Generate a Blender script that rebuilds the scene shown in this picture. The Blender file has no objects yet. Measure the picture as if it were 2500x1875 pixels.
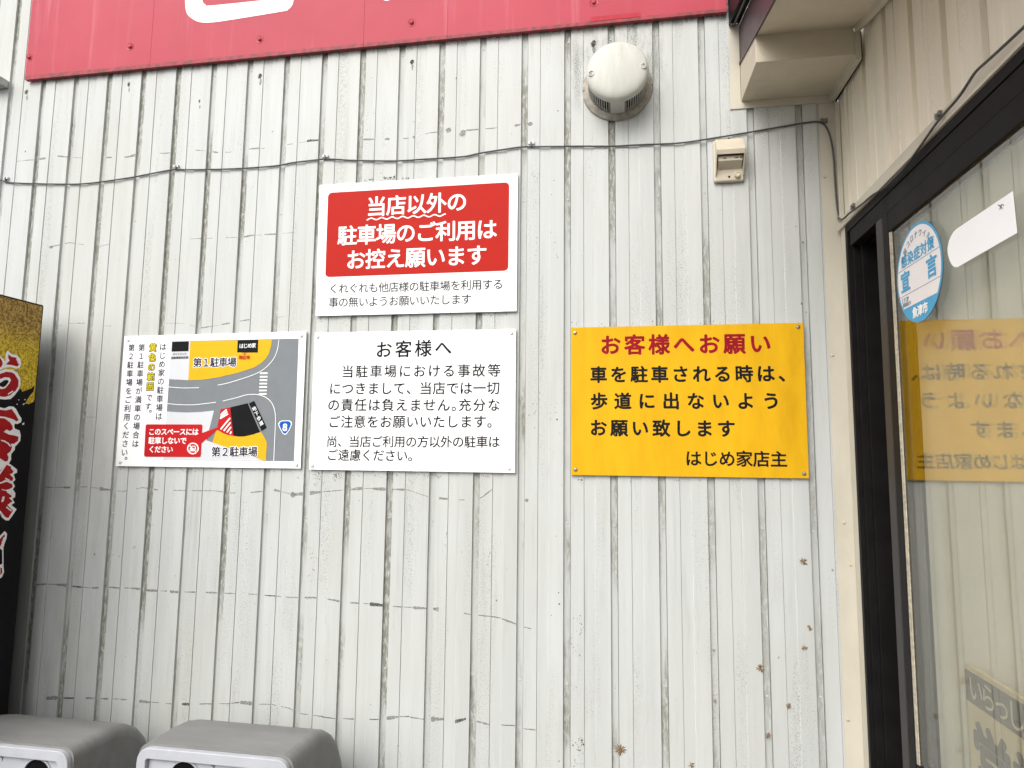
import bpy, bmesh, math, random
import numpy as np
from mathutils import Vector, Matrix
R = math.radians
SC = bpy.context.scene
COL = SC.collection
random.seed(7)

# ------------------------------------------------------------------ camera
F, YAW, PIT, ROL = 1587.60202, 0.16330032, 0.10583725, 0.01033437
PW, PH = 2500.0, 1875.0
CAM = Vector((0.0, -1.77, 1.5))
fw = Vector((-math.sin(YAW), math.cos(YAW), 0)); rt = Vector((math.cos(YAW), math.sin(YAW), 0)); up = Vector((0, 0, 1))
fw, up = fw * math.cos(PIT) + up * math.sin(PIT), up * math.cos(PIT) - fw * math.sin(PIT)
rt, up = rt * math.cos(ROL) + up * math.sin(ROL), up * math.cos(ROL) - rt * math.sin(ROL)
cd = bpy.data.cameras.new('camera'); cam = bpy.data.objects.new('camera', cd); COL.objects.link(cam)
cd.sensor_fit = 'HORIZONTAL'; cd.sensor_width = 36.0; cd.lens = 36.0 * F / PW
cd.clip_start = 0.02; cd.clip_end = 500
mw = Matrix((rt, up, -fw)).transposed().to_4x4(); mw.translation = CAM
cam.matrix_world = mw
SC.camera = cam

# ------------------------------------------------------------------ world, sun, exposure
SUN_D = Vector((-0.34, -0.75, 0.75)).normalized()
SUN_EL = math.asin(SUN_D.z); SUN_ROT = math.atan2(SUN_D.x, SUN_D.y)
wd = bpy.data.worlds.new('World'); SC.world = wd; wd.use_nodes = True
nt = wd.node_tree; nt.nodes.clear()
sky = nt.nodes.new('ShaderNodeTexSky'); sky.sky_type = 'NISHITA'; sky.sun_disc = False
sky.sun_elevation = SUN_EL; sky.sun_rotation = SUN_ROT; sky.air_density = 1.0; sky.dust_density = 4.0; sky.ozone_density = 1.0
hs = nt.nodes.new('ShaderNodeHueSaturation'); hs.inputs['Saturation'].default_value = 0.16
bg = nt.nodes.new('ShaderNodeBackground'); bg.inputs['Strength'].default_value = 0.15
wo = nt.nodes.new('ShaderNodeOutputWorld')
nt.links.new(sky.outputs[0], hs.inputs['Color']); nt.links.new(hs.outputs[0], bg.inputs['Color']); nt.links.new(bg.outputs[0], wo.inputs['Surface'])
sl = bpy.data.lights.new('sun', 'SUN'); sl.energy = 1.1; sl.angle = R(45); sl.color = (1.0, 0.97, 0.92)
so = bpy.data.objects.new('sun', sl); COL.objects.link(so); so.rotation_euler = SUN_D.to_track_quat('Z', 'Y').to_euler(); so.location = (-3, -5, 8)
SC.view_settings.view_transform = 'Standard'; SC.view_settings.look = 'None'
SC.view_settings.exposure = 0.58; SC.view_settings.gamma = 1.0
SC.cycles.use_denoising = True
SC.cycles.max_bounces = 10; SC.cycles.transparent_max_bounces = 16

# ------------------------------------------------------------------ survey: photo points back onto the real planes
def ray(x, y): return rt * ((x - PW / 2) / F) - up * ((y - PH / 2) / F) + fw
def onY(x, y, Y): d = ray(x, y); return CAM + d * ((Y - CAM.y) / d.y)
def onX(x, y, X): d = ray(x, y); return CAM + d * ((X - CAM.x) / d.x)
WALL_X = 0.586          # the beige side wall
GLASS_X = 0.5745

# ------------------------------------------------------------------ materials
MATS = {}
def new_mat(name):
    m = bpy.data.materials.new(name); m.use_nodes = True; MATS[name] = m
    n = m.node_tree; b = n.nodes['Principled BSDF']; return m, n, b
def node(n, t, **kw):
    x = n.nodes.new(t)
    for k, v in kw.items():
        if k in x.inputs: x.inputs[k].default_value = v
        else: setattr(x, k, v)
    return x
def coords(n, scale=(1, 1, 1)):
    tc = node(n, 'ShaderNodeTexCoord'); mp = node(n, 'ShaderNodeMapping'); mp.inputs['Scale'].default_value = scale
    n.links.new(tc.outputs['Object'], mp.inputs['Vector']); return mp.outputs[0]
def noise(n, vec, scale, detail=4, rough=0.6):
    x = node(n, 'ShaderNodeTexNoise'); x.inputs['Scale'].default_value = scale; x.inputs['Detail'].default_value = detail
    x.inputs['Roughness'].default_value = rough; n.links.new(vec, x.inputs['Vector']); return x.outputs['Fac']
def ramp(n, v, a, b, lo=0.0, hi=1.0):
    x = node(n, 'ShaderNodeMapRange'); x.interpolation_type = 'SMOOTHSTEP'
    for k, q in zip(('From Min', 'From Max', 'To Min', 'To Max'), (a, b, lo, hi)): x.inputs[k].default_value = q
    n.links.new(v, x.inputs['Value']); return x.outputs[0]
def math_(n, op, a, b):
    x = node(n, 'ShaderNodeMath', operation=op)
    for i, q in enumerate((a, b)):
        if isinstance(q, (int, float)): x.inputs[i].default_value = q
        else: n.links.new(q, x.inputs[i])
    return x.outputs[0]
def mix(n, fac, a, b):
    x = node(n, 'ShaderNodeMix', data_type='RGBA')
    if isinstance(fac, (int, float)): x.inputs[0].default_value = fac
    else: n.links.new(fac, x.inputs[0])
    for i, q in ((6, a), (7, b)):
        if isinstance(q, tuple): x.inputs[i].default_value = (*q, 1)
        else: n.links.new(q, x.inputs[i])
    return x.outputs[2]
def bump(n, b, h, strength, dist=0.001):
    x = node(n, 'ShaderNodeBump'); x.inputs['Strength'].default_value = strength; x.inputs['Distance'].default_value = dist
    n.links.new(h, x.inputs['Height']); n.links.new(x.outputs[0], b.inputs['Normal'])
def simple(name, col, rough=0.5, var=0.12, scale=18, metal=0.0, bmp=0.0, dirt=None, dirt_amt=0.5, stretch=(1, 1, 1), spec=0.22):
    m, n, b = new_mat(name)
    v = coords(n, stretch)
    f = noise(n, v, scale, 5)
    c = mix(n, ramp(n, f, 0.3, 0.7), tuple(x * (1 - var) for x in col), tuple(min(1, x * (1 + var)) for x in col))
    if dirt:
        f2 = ramp(n, noise(n, v, scale * 0.45, 8, 0.72), 0.52, 0.74, 0, dirt_amt)
        c = mix(n, f2, c, dirt)
    n.links.new(c, b.inputs['Base Color'])
    n.links.new(ramp(n, f, 0.2, 0.8, max(0, rough - 0.08), min(1, rough + 0.08)), b.inputs['Roughness'])
    b.inputs['Metallic'].default_value = metal; b.inputs['Specular IOR Level'].default_value = spec
    if bmp: bump(n, b, noise(n, v, scale * 6, 3), bmp)
    return m

def wall_mat(name, base, moss=1.0, tint=(0.105, 0.10, 0.052), back=True):
    m, n, b = new_mat(name)
    v1 = coords(n)
    sep = node(n, 'ShaderNodeSeparateXYZ'); n.links.new(v1, sep.inputs[0])
    c = mix(n, ramp(n, noise(n, coords(n, (16, 16, 0.8)), 1.0, 5), 0.3, 0.72), tuple(x * 0.93 for x in base), tuple(x * 1.05 for x in base))
    c = mix(n, ramp(n, noise(n, coords(n, (1, 1, 0.6)), 2.2, 3), 0.35, 0.7, 0, 0.6), c, tuple(x * y for x, y in zip(base, (0.91, 0.90, 0.84))))
    c = mix(n, math_(n, 'MULTIPLY', ramp(n, noise(n, coords(n, (34, 34, 3.2)), 1.0, 7, 0.72), 0.50, 0.74), 0.30 * moss), c, (0.33, 0.33, 0.29))
    # vertical runs of grime
    run = math_(n, 'MULTIPLY', ramp(n, noise(n, coords(n, (60, 60, 1.1)), 1.0, 4), 0.55, 0.75), ramp(n, noise(n, coords(n, (7, 7, 2.0)), 1.0, 2), 0.45, 0.7))
    c = mix(n, math_(n, 'MULTIPLY', run, 0.55 * moss), c, (0.30, 0.30, 0.27))
    # fine black mould specks in patches
    spk = ramp(n, noise(n, coords(n, (1, 1, 0.75)), 420, 3, 0.7), 0.56, 0.63)
    pat = ramp(n, noise(n, coords(n, (15, 15, 1.4)), 1.0, 4, 0.6), 0.48, 0.66)
    c = mix(n, math_(n, 'MULTIPLY', math_(n, 'MULTIPLY', spk, pat), 0.85 * moss), c, (0.16, 0.16, 0.14))
    if back:
        # moss growing in the channels, in long patches
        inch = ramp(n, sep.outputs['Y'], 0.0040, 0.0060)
        ms = ramp(n, noise(n, coords(n, (9, 0.5, 1.5)), 1.0, 5, 0.65), 0.44, 0.58)
        fine = ramp(n, noise(n, coords(n, (1, 1, 0.25)), 170, 4, 0.7), 0.34, 0.56)
        # less of it towards the sheltered corner
        dry = ramp(n, sep.outputs['X'], 0.0, 0.45, 1.0, 0.45)
        g = math_(n, 'MULTIPLY', math_(n, 'MULTIPLY', inch, ms), math_(n, 'MULTIPLY', fine, dry))
        c = mix(n, math_(n, 'MULTIPLY', g, 0.86), c, tint)
        c = mix(n, math_(n, 'MULTIPLY', inch, 0.26), c, (0.36, 0.365, 0.345))  # even grey mixed over the full depth of every channel
        # soot and drips left along the lower edge of the big red board
        zz = math_(n, 'ADD', sep.outputs['Z'], math_(n, 'MULTIPLY', noise(n, coords(n, (45, 1, 8)), 1.0, 4), 0.07))
        dr = math_(n, 'MULTIPLY', ramp(n, zz, 2.742, 2.772), ramp(n, noise(n, coords(n, (1, 1, 0.7)), 120, 3), 0.38, 0.55))
        dr = math_(n, 'MULTIPLY', dr, ramp(n, sep.outputs['X'], -1.90, -1.86))
        c = mix(n, math_(n, 'MULTIPLY', dr, 0.75), c, (0.09, 0.085, 0.075))
        # mould around the round vent
        d = node(n, 'ShaderNodeVectorMath', operation='DISTANCE'); n.links.new(v1, d.inputs[0]); d.inputs[1].default_value = (0.0, 0.0, 2.60)
        vm = math_(n, 'MULTIPLY', ramp(n, d.outputs['Value'], 0.10, 0.19, 1, 0), ramp(n, noise(n, coords(n, (30, 1, 6)), 1.0, 6, 0.75), 0.42, 0.62))
        vm = math_(n, 'MULTIPLY', vm, ramp(n, noise(n, v1, 300, 3, 0.7), 0.35, 0.6))
        c = mix(n, math_(n, 'MULTIPLY', vm, 0.8), c, (0.14, 0.14, 0.125))
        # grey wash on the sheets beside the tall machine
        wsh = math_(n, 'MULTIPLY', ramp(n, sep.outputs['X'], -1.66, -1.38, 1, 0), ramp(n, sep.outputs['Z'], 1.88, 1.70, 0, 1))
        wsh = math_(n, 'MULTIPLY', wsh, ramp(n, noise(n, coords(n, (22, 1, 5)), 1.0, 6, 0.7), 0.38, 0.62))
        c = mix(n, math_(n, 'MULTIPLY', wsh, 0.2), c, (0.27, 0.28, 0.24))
    n.links.new(c, b.inputs['Base Color'])
    b.inputs['Roughness'].default_value = 0.42; b.inputs['Specular IOR Level'].default_value = 0.2
    h = math_(n, 'ADD', math_(n, 'MULTIPLY', noise(n, coords(n, (5, 5, 1.6)), 1.0, 2), 3.0), math_(n, 'MULTIPLY', noise(n, v1, 240, 3), 0.18))
    bump(n, b, h, 0.55, 0.0014)
    return m

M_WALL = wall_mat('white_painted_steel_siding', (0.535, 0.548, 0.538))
M_BEIGE_WALL = wall_mat('beige_steel_siding', (0.80, 0.735, 0.605), moss=0.35, back=False)
M_BEIGE = simple('beige_flashing', (0.56, 0.52, 0.43), 0.5, 0.05, 9, bmp=0.05, dirt=(0.30, 0.26, 0.18), dirt_amt=0.22, stretch=(1, 1, 0.5))
M_SOFFIT = simple('beige_soffit_sheet', (0.58, 0.52, 0.41), 0.55, 0.05, 7, bmp=0.04, dirt=(0.24, 0.20, 0.14), dirt_amt=0.25)
M_MAROON = simple('maroon_fascia_paint', (0.085, 0.052, 0.057), 0.45, 0.1, 8, dirt=(0.05, 0.04, 0.04))
M_BLACKPL = simple('black_gutter_plastic', (0.012, 0.011, 0.012), 0.4, 0.2, 12, spec=0.06)
M_GREYPIPE = simple('grey_gutter_lip', (0.10, 0.09, 0.09), 0.5, 0.2, 12)
M_FRAME = simple('black_anodised_aluminium', (0.012, 0.011, 0.011), 0.45, 0.15, 15, spec=0.06)
M_STILE = simple('dark_bronze_aluminium', (0.040, 0.036, 0.035), 0.45, 0.12, 12)
M_GASKET = simple('beige_glazing_bead', (0.42, 0.38, 0.30), 0.5, 0.25, 140)
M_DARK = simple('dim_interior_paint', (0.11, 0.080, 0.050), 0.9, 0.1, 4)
M_GAPSHADE = simple('unlit_gap_black', (0.006, 0.005, 0.006), 0.9, 0.1, 4)
M_WHITE = simple('white_sign_sheet', (0.92, 0.92, 0.92), 0.35, 0.012, 12, dirt=(0.66, 0.66, 0.62), dirt_amt=0.35, stretch=(1.5, 1, 0.5), spec=0.1)
M_EDGE = simple('sign_sheet_edge', (0.45, 0.45, 0.44), 0.5, 0.1, 40)
M_INK = simple('black_print', (0.012, 0.012, 0.014), 0.45, 0.1, 40, spec=0.06)
M_NAVY = simple('navy_print', (0.022, 0.020, 0.045), 0.45, 0.1, 40, spec=0.06)
M_GREYINK = simple('dark_grey_print', (0.03, 0.03, 0.033), 0.45, 0.1, 40, spec=0.06)
M_RED = simple('red_print', (0.44, 0.020, 0.013), 0.4, 0.025, 25, spec=0.06)
M_CALL = simple('crimson_print', (0.50, 0.018, 0.022), 0.4, 0.03, 25, spec=0.06)
M_WPRINT = simple('white_print', (0.92, 0.92, 0.91), 0.4, 0.02, 30)
M_MAPGREY = simple('road_grey_print', (0.205, 0.222, 0.235), 0.45, 0.03, 30, spec=0.06)
M_MAPLIGHT = simple('pale_grey_print', (0.62, 0.63, 0.66), 0.45, 0.02, 30)
M_MAPYEL = simple('map_yellow_print', (0.74, 0.42, 0.018), 0.45, 0.025, 30, spec=0.06)
M_LEMON = simple('lemon_print', (0.80, 0.66, 0.03), 0.45, 0.02, 30, spec=0.06)
M_MAPBLACK = simple('map_black_print', (0.011, 0.011, 0.012), 0.5, 0.1, 30, spec=0.06)
M_BLUE = simple('route_blue_print', (0.012, 0.10, 0.42), 0.4, 0.04, 30, spec=0.06)
M_YELLOW = simple('weathered_yellow_board', (0.69, 0.380, 0.012), 0.42, 0.08, 9, dirt=(0.42, 0.20, 0.01), dirt_amt=0.28, stretch=(1.6, 1, 0.4), spec=0.06)
M_YRED = simple('faded_red_paint', (0.27, 0.008, 0.017), 0.45, 0.1, 30, spec=0.06)
M_SCREW = simple('dull_zinc_screw', (0.36, 0.35, 0.32), 0.35, 0.25, 200, metal=0.8)
M_SCREWW = simple('painted_screw_head', (0.62, 0.62, 0.61), 0.4, 0.15, 200)
M_RIVET = simple('painted_rivet', (0.47, 0.48, 0.46), 0.4, 0.3, 260)
M_BRIVET = simple('beige_rivet', (0.52, 0.46, 0.35), 0.4, 0.2, 260)
M_VENT = simple('aged_white_vent_paint', (0.555, 0.55, 0.50), 0.42, 0.07, 16, bmp=0.06, dirt=(0.33, 0.31, 0.235), dirt_amt=0.55, stretch=(2.2, 1, 0.5))
M_VENTD = simple('dirty_vent_flange', (0.36, 0.33, 0.28), 0.6, 0.25, 40, dirt=(0.10, 0.09, 0.07), dirt_amt=0.8)
M_HOLE = simple('dark_cavity', (0.006, 0.006, 0.006), 0.9, 0.1, 20, spec=0.06)
M_OUTLET = simple('yellowed_outlet_plastic', (0.55, 0.49, 0.385), 0.42, 0.05, 30, bmp=0.05, dirt=(0.22, 0.17, 0.11), dirt_amt=0.45)
M_CABLE = simple('grey_cable_sheath', (0.085, 0.083, 0.085), 0.55, 0.2, 60)
M_CLIP = simple('clear_white_clip', (0.62, 0.63, 0.63), 0.35, 0.1, 90)
M_CLIPG = simple('grey_cable_clip', (0.17, 0.17, 0.16), 0.45, 0.15, 90)
M_BIN = simple('grey_bin_plastic', (0.215, 0.215, 0.21), 0.5, 0.10, 9, bmp=0.05, dirt=(0.30, 0.30, 0.29), dirt_amt=0.5, stretch=(0.7, 2.2, 1))
M_BINW = simple('light_bin_front', (0.44, 0.45, 0.48), 0.45, 0.05, 14, dirt=(0.28, 0.28, 0.29), dirt_amt=0.3)
M_PANEL = simple('black_vinyl_wrap', (0.013, 0.012, 0.014), 0.42, 0.15, 6, spec=0.06)
M_BRUSHRED = simple('brush_red_print', (0.40, 0.016, 0.020), 0.45, 0.12, 20, spec=0.06)
M_ASPH = simple('asphalt_ground', (0.16, 0.16, 0.155), 0.9, 0.2, 40, bmp=0.4)
M_STICKW = simple('pale_sticker_paper', (0.80, 0.77, 0.77), 0.45, 0.02, 30)
M_STICKB = simple('sky_blue_sticker_print', (0.09, 0.36, 0.60), 0.45, 0.05, 60, spec=0.06)
M_STICKG = simple('slate_sticker_print', (0.12, 0.20, 0.30), 0.45, 0.05, 60)
M_PAPER = simple('bright_white_paper', (0.93, 0.93, 0.94), 0.6, 0.01, 30)
M_CREAM = simple('cream_plaque_wood', (0.62, 0.52, 0.32), 0.6, 0.1, 18, stretch=(1, 6, 1))
M_BROWN = simple('brown_plaque_paint', (0.065, 0.038, 0.028), 0.6, 0.15, 18)
M_CHALK = simple('cream_hand_lettering', (0.70, 0.62, 0.46), 0.6, 0.08, 60)

M_BLIND = simple('cream_blind_cloth', (0.76, 0.73, 0.66), 0.8, 0.04, 8, spec=0.0)
M_REDCAP = simple('red_screw_cap_plastic', (0.40, 0.035, 0.052), 0.4, 0.12, 200, spec=0.3)
M_REDPATCH = simple('red_touch_up_tape', (0.43, 0.038, 0.055), 0.5, 0.12, 40, spec=0.1)
def red_board_mat():
    m, n, b = new_mat('sun_faded_red_steel')
    v1 = coords(n)
    c = mix(n, ramp(n, noise(n, v1, 3.0, 4), 0.3, 0.7), (0.405, 0.046, 0.070), (0.45, 0.056, 0.082))
    st = math_(n, 'MULTIPLY', math_(n, 'MULTIPLY', ramp(n, noise(n, coords(n, (26, 1, 1.3)), 1.0, 4), 0.5, 0.78), ramp(n, noise(n, coords(n, (2.5, 1, 1)), 1.0, 2), 0.42, 0.6)), 0.5)
    c = mix(n, st, c, (0.60, 0.20, 0.23))
    c = mix(n, math_(n, 'MULTIPLY', ramp(n, noise(n, v1, 200, 3, 0.7), 0.62, 0.72), 0.3), c, (0.35, 0.05, 0.07))
    sp = node(n, 'ShaderNodeSeparateXYZ'); n.links.new(v1, sp.inputs[0])
    ed = math_(n, 'ADD', sp.outputs['Z'], math_(n, 'MULTIPLY', noise(n, coords(n, (30, 1, 8)), 1.0, 4), -0.012))
    c = mix(n, math_(n, 'MULTIPLY', ramp(n, ed, -0.0035, -0.0055), ramp(n, noise(n, v1, 40, 3), 0.4, 0.6, 0.2, 0.8)), c, (0.13, 0.05, 0.04))
    n.links.new(c, b.inputs['Base Color']); b.inputs['Roughness'].default_value = 0.5; b.inputs['Specular IOR Level'].default_value = 0.2
    bump(n, b, noise(n, v1, 6, 2), 0.3, 0.003); return m
M_REDBOARD = red_board_mat()

def gold_mat():
    m, n, b = new_mat('gold_straw_print')
    v1 = coords(n)
    w = node(n, 'ShaderNodeTexNoise'); w.inputs['Scale'].default_value = 22; w.inputs['Distortion'].default_value = 6.0; w.inputs['Detail'].default_value = 6
    n.links.new(v1, w.inputs['Vector'])
    w2 = node(n, 'ShaderNodeTexNoise'); w2.inputs['Scale'].default_value = 50; w2.inputs['Distortion'].default_value = 9.0; w2.inputs['Detail'].default_value = 5
    n.links.new(v1, w2.inputs['Vector'])
    f = math_(n, 'ADD', math_(n, 'MULTIPLY', w.outputs['Fac'], 0.5), math_(n, 'MULTIPLY', w2.outputs['Fac'], 0.5))
    sp = node(n, 'ShaderNodeSeparateXYZ'); n.links.new(v1, sp.inputs[0])
    g = ramp(n, sp.outputs['Z'], 1.88, 1.76)
    lo = mix(n, g, (0.15, 0.085, 0.022), (0.34, 0.22, 0.015)); hi = mix(n, g, (0.56, 0.37, 0.11), (0.80, 0.60, 0.06))
    c = mix(n, ramp(n, f, 0.42, 0.58), lo, hi)
    n.links.new(c, b.inputs['Base Color']); b.inputs['Roughness'].default_value = 0.5; b.inputs['Specular IOR Level'].default_value = 0.1; return m
M_GOLD = gold_mat()

def stain_mat(name, col, amt, scale):
    m, n, b = new_mat(name)
    b.inputs['Base Color'].default_value = (*col, 1); b.inputs['Roughness'].default_value = 0.8
    f = ramp(n, noise(n, coords(n), scale, 4, 0.7), 0.34, 0.58, amt * 0.35, amt)
    n.links.new(f, b.inputs['Alpha']); return m
M_STAIN = stain_mat('dead_ivy_residue', (0.25, 0.25, 0.23), 0.72, 160)
M_STAIND = stain_mat('black_ivy_stub', (0.07, 0.07, 0.06), 0.95, 200)
M_MUD = stain_mat('brown_mud_splash', (0.20, 0.11, 0.035), 1.0, 300)
M_DOT = stain_mat('black_spot', (0.035, 0.033, 0.03), 1.0, 120)

def glass_mat():
    m, n, b = new_mat('coated_window_glass'); n.nodes.remove(b)
    o = n.nodes['Material Output']
    t = node(n, 'ShaderNodeBsdfTransparent'); t.inputs[0].default_value = (0.95, 0.95, 0.93, 1)
    g = node(n, 'ShaderNodeBsdfGlossy'); g.inputs['Color'].default_value = (0.97, 0.96, 0.93, 1)
    g.inputs['Roughness'].default_value = 0.012
    x = node(n, 'ShaderNodeMixShader'); x.inputs[0].default_value = 0.125
    n.links.new(t.outputs[0], x.inputs[1]); n.links.new(g.outputs[0], x.inputs[2]); n.links.new(x.outputs[0], o.inputs['Surface']); return m
M_GLASS = glass_mat()

# ------------------------------------------------------------------ mesh builder
class MB:
    def __init__(s): s.v = []; s.f = []; s.m = []
    def add(s, vs, fs, mi=0):
        k = len(s.v); s.v += [tuple(q) for q in vs]; s.f += [tuple(k + i for i in f) for f in fs]; s.m += [mi] * len(fs); return s
    def box(s, a, b, mi=0):
        (x0, y0, z0), (x1, y1, z1) = [tuple(map(f, a, b)) for f in (min, max)]
        v = [(x0, y0, z0), (x1, y0, z0), (x1, y1, z0), (x0, y1, z0), (x0, y0, z1), (x1, y0, z1), (x1, y1, z1), (x0, y1, z1)]
        return s.add(v, [(0, 3, 2, 1), (4, 5, 6, 7), (0, 1, 5, 4), (1, 2, 6, 5), (2, 3, 7, 6), (3, 0, 4, 7)], mi)
    def prism(s, pts, vec, mi=0, mi_side=None):      # polygon pts extruded by vec
        n = len(pts); vec = Vector(vec); p = [Vector(q) for q in pts]
        s.add(p + [q + vec for q in p], [tuple(range(n)), tuple(range(2 * n - 1, n - 1, -1))], mi)
        k = len(s.v) - 2 * n
        for i in range(n):
            j = (i + 1) % n; s.f.append((k + i, k + n + i, k + n + j, k + j)); s.m.append(mi if mi_side is None else mi_side)
        return s
    def flat(s, pts, mi=0): return s.add(pts, [tuple(range(len(pts)))], mi)
    def tube(s, pts, r, seg=8, mi=0, cap=True):
        pts = [Vector(p) for p in pts]; n = len(pts); k = len(s.v); vs = []
        ref = None
        for i, p in enumerate(pts):
            d = (pts[min(i + 1, n - 1)] - pts[max(i - 1, 0)]).normalized()
            if ref is None: ref = d.orthogonal().normalized()
            ref = (ref - d * ref.dot(d)).normalized(); w = d.cross(ref)
            for j in range(seg):
                a = 2 * math.pi * j / seg; vs.append(p + (ref * math.cos(a) + w * math.sin(a)) * r)
        fs = [(i * seg + j, i * seg + (j + 1) % seg, (i + 1) * seg + (j + 1) % seg, (i + 1) * seg + j) for i in range(n - 1) for j in range(seg)]
        if cap: fs += [tuple(range(seg))[::-1], tuple((n - 1) * seg + j for j in range(seg))]
        return s.add(vs, fs, mi)
    def lathe(s, prof, o, axis, seg=32, mi=0):       # prof: (radius, height along axis)
        o = Vector(o); ax = Vector(axis).normalized(); u = ax.orthogonal().normalized(); w = ax.cross(u); vs = []; fs = []
        for r, h in prof:
            for j in range(seg):
                a = 2 * math.pi * j / seg; vs.append(o + ax * h + (u * math.cos(a) + w * math.sin(a)) * r)
        n = len(prof)
        for i in range(n - 1):
            for j in range(seg): fs.append((i * seg + j, i * seg + (j + 1) % seg, (i + 1) * seg + (j + 1) % seg, (i + 1) * seg + j))
        fs.append(tuple(range(seg))[::-1]); fs.append(tuple((n - 1) * seg + j for j in range(seg)))
        return s.add(vs, fs, mi)
    def build(s, name, mats, root=None, smooth=None, bevel=None, recalc=True, loc=None):
        mats = mats if isinstance(mats, (list, tuple)) else [mats]
        L = Vector(loc) if loc is not None else (world_loc(root) if root else Vector((0, 0, 0)))
        me = bpy.data.meshes.new(name); me.from_pydata([tuple(Vector(q) - L) for q in s.v], [], s.f)
        for m in mats: me.materials.append(m)
        me.polygons.foreach_set('material_index', s.m)
        if recalc:
            bm = bmesh.new(); bm.from_mesh(me); bmesh.ops.recalc_face_normals(bm, faces=bm.faces)
            big = [f for f in bm.faces if len(f.verts) > 4]
            if big: bmesh.ops.triangulate(bm, faces=big)
            bm.to_mesh(me); bm.free()
        if smooth:
            me.shade_smooth(); me.set_sharp_from_angle(angle=R(smooth))
        o = bpy.data.objects.new(name, me); COL.objects.link(o)
        if root: o.parent = root
        else: o.location = L
        if bevel:
            b = o.modifiers.new('bevel', 'BEVEL'); b.width = bevel[0]; b.segments = bevel[1]; b.limit_method = 'ANGLE'; b.angle_limit = R(40)
            if not smooth: me.shade_smooth(); b.harden_normals = True
        return o
def world_loc(o):
    L = Vector((0, 0, 0))
    while o: L = L + o.location; o = o.parent
    return L
def tag(o, label=None, cat=None, group=None, kind=None):
    for k, v in (('label', label), ('category', cat), ('group', group), ('kind', kind)):
        if v: o[k] = v
    return o
def thing(name, loc, label, cat, group=None):
    o = bpy.data.objects.new(name, None); COL.objects.link(o); o.location = loc; o.empty_display_size = 0.05
    return tag(o, label, cat, group)
def copy_part(src, root, at):        # another instance of a part, sharing its mesh
    c = src.copy(); COL.objects.link(c); c.parent = root; c.location = Vector(at) - world_loc(root); return c

# ------------------------------------------------------------------ lettering
GL = {}
def glyph(ch, off=0.0):
    k = (ch, off)
    if k not in GL:
        c = bpy.data.curves.new('glyph', 'FONT'); c.body = ch; c.size = 1; c.offset = off; c.resolution_u = 4; c.fill_mode = 'FRONT'
        o = bpy.data.objects.new('glyph', c); COL.objects.link(o)
        me = bpy.data.meshes.new_from_object(o.evaluated_get(bpy.context.evaluated_depsgraph_get()))
        GL[k] = ([(v.co.x, v.co.y) for v in me.vertices], [tuple(p.vertices) for p in me.polygons])
        bpy.data.objects.remove(o); bpy.data.curves.remove(c); bpy.data.meshes.remove(me)
    return GL[k]
def put(mb, ch, at, ex, ey, em, off=0.0, mi=0, w=1.0, narrow=False):
    vs, fs = glyph(ch)
    if not vs: return
    cx = 0.5 if not narrow else (min(v[0] for v in vs) + max(v[0] for v in vs)) / 2
    nn = ex.cross(ey)        # heavier strokes: the same letter printed again a hair's breadth round itself
    k = 0 if off <= 0 else (8 if off < .06 else 14)
    for j in range(k + 1):
        a = 2 * math.pi * j / max(1, k); r = off * em if j < k else 0.0
        sh = ex * (r * math.cos(a)) + ey * (r * math.sin(a)) + nn * (1.0e-5 * j)
        mb.add([at + sh + ex * ((x - cx) * em * w) + ey * ((y - 0.36) * em) for x, y in vs], fs, mi)
def line(root, P, txt, c0, c1, em, mat, off=0.0, layer=0.0, n=None, vertical=False, name='lettering', mb=None, mi=0, ey=None, ex=None, w=1.0, narrow=False, halo=None):
    """one row of characters from the photo point of the first character's middle to that of the last's"""
    a, b = P(*c0), P(*c1); d = b - a; m = d.length / max(1e-6, math.hypot(c1[0] - c0[0], c1[1] - c0[1])) if len(txt) > 1 else (P(c0[0] + 10, c0[1]) - a).length / 10
    nrm = n if n is not None else Vector((0, -1, 0))
    u = d.normalized() if len(txt) > 1 else None
    if vertical:
        EY = -u; EX = EY.cross(nrm)
    else:
        EX = ex if ex is not None else (u or Vector((1, 0, 0))); EY = ey if ey is not None else nrm.cross(EX)
    own = mb is None; mb = mb or MB()
    k = len(txt)
    for i, ch in enumerate(txt):
        t = i / (k - 1) if k > 1 else 0
        at = a.lerp(b, t) + nrm * layer
        if vertical and ch in '。、': at = at + EX * (em * m * 0.5) + EY * (em * m * 0.5)
        if halo: put(mb, ch, at - nrm * 0.00035, EX, EY, em * m, halo[0], halo[1], w, narrow)
        put(mb, ch, at, EX, EY, em * m, off, mi, w, narrow)
    if own: return mb.build(name, mat, root, recalc=False)

def zoomer(ox, oy, s): return lambda x, y: (ox + x * s, oy + y * s)
def catmull(pts, sub=6):
    p = [Vector(q) for q in pts]; out = []
    for i in range(len(p) - 1):
        p0, p1, p2, p3 = p[max(i - 1, 0)], p[i], p[i + 1], p[min(i + 2, len(p) - 1)]
        for k in range(sub):
            t = k / sub
            out.append(0.5 * (2 * p1 + (p2 - p0) * t + (2 * p0 - 5 * p1 + 4 * p2 - p3) * t * t + (3 * p1 - p0 - 3 * p2 + p3) * t ** 3))
    return out + [p[-1]]
def ribbon(mb, pts, w, nrm, mi=0):
    pts = [Vector(q) for q in pts]; n = len(pts); L = []; Rr = []
    for i, q in enumerate(pts):
        d = (pts[min(i + 1, n - 1)] - pts[max(i - 1, 0)]).normalized(); s = d.cross(nrm) * (w / 2); L.append(q - s); Rr.append(q + s)
    mb.add(L + Rr, [(i, i + 1, n + i + 1, n + i) for i in range(n - 1)], mi)
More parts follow.
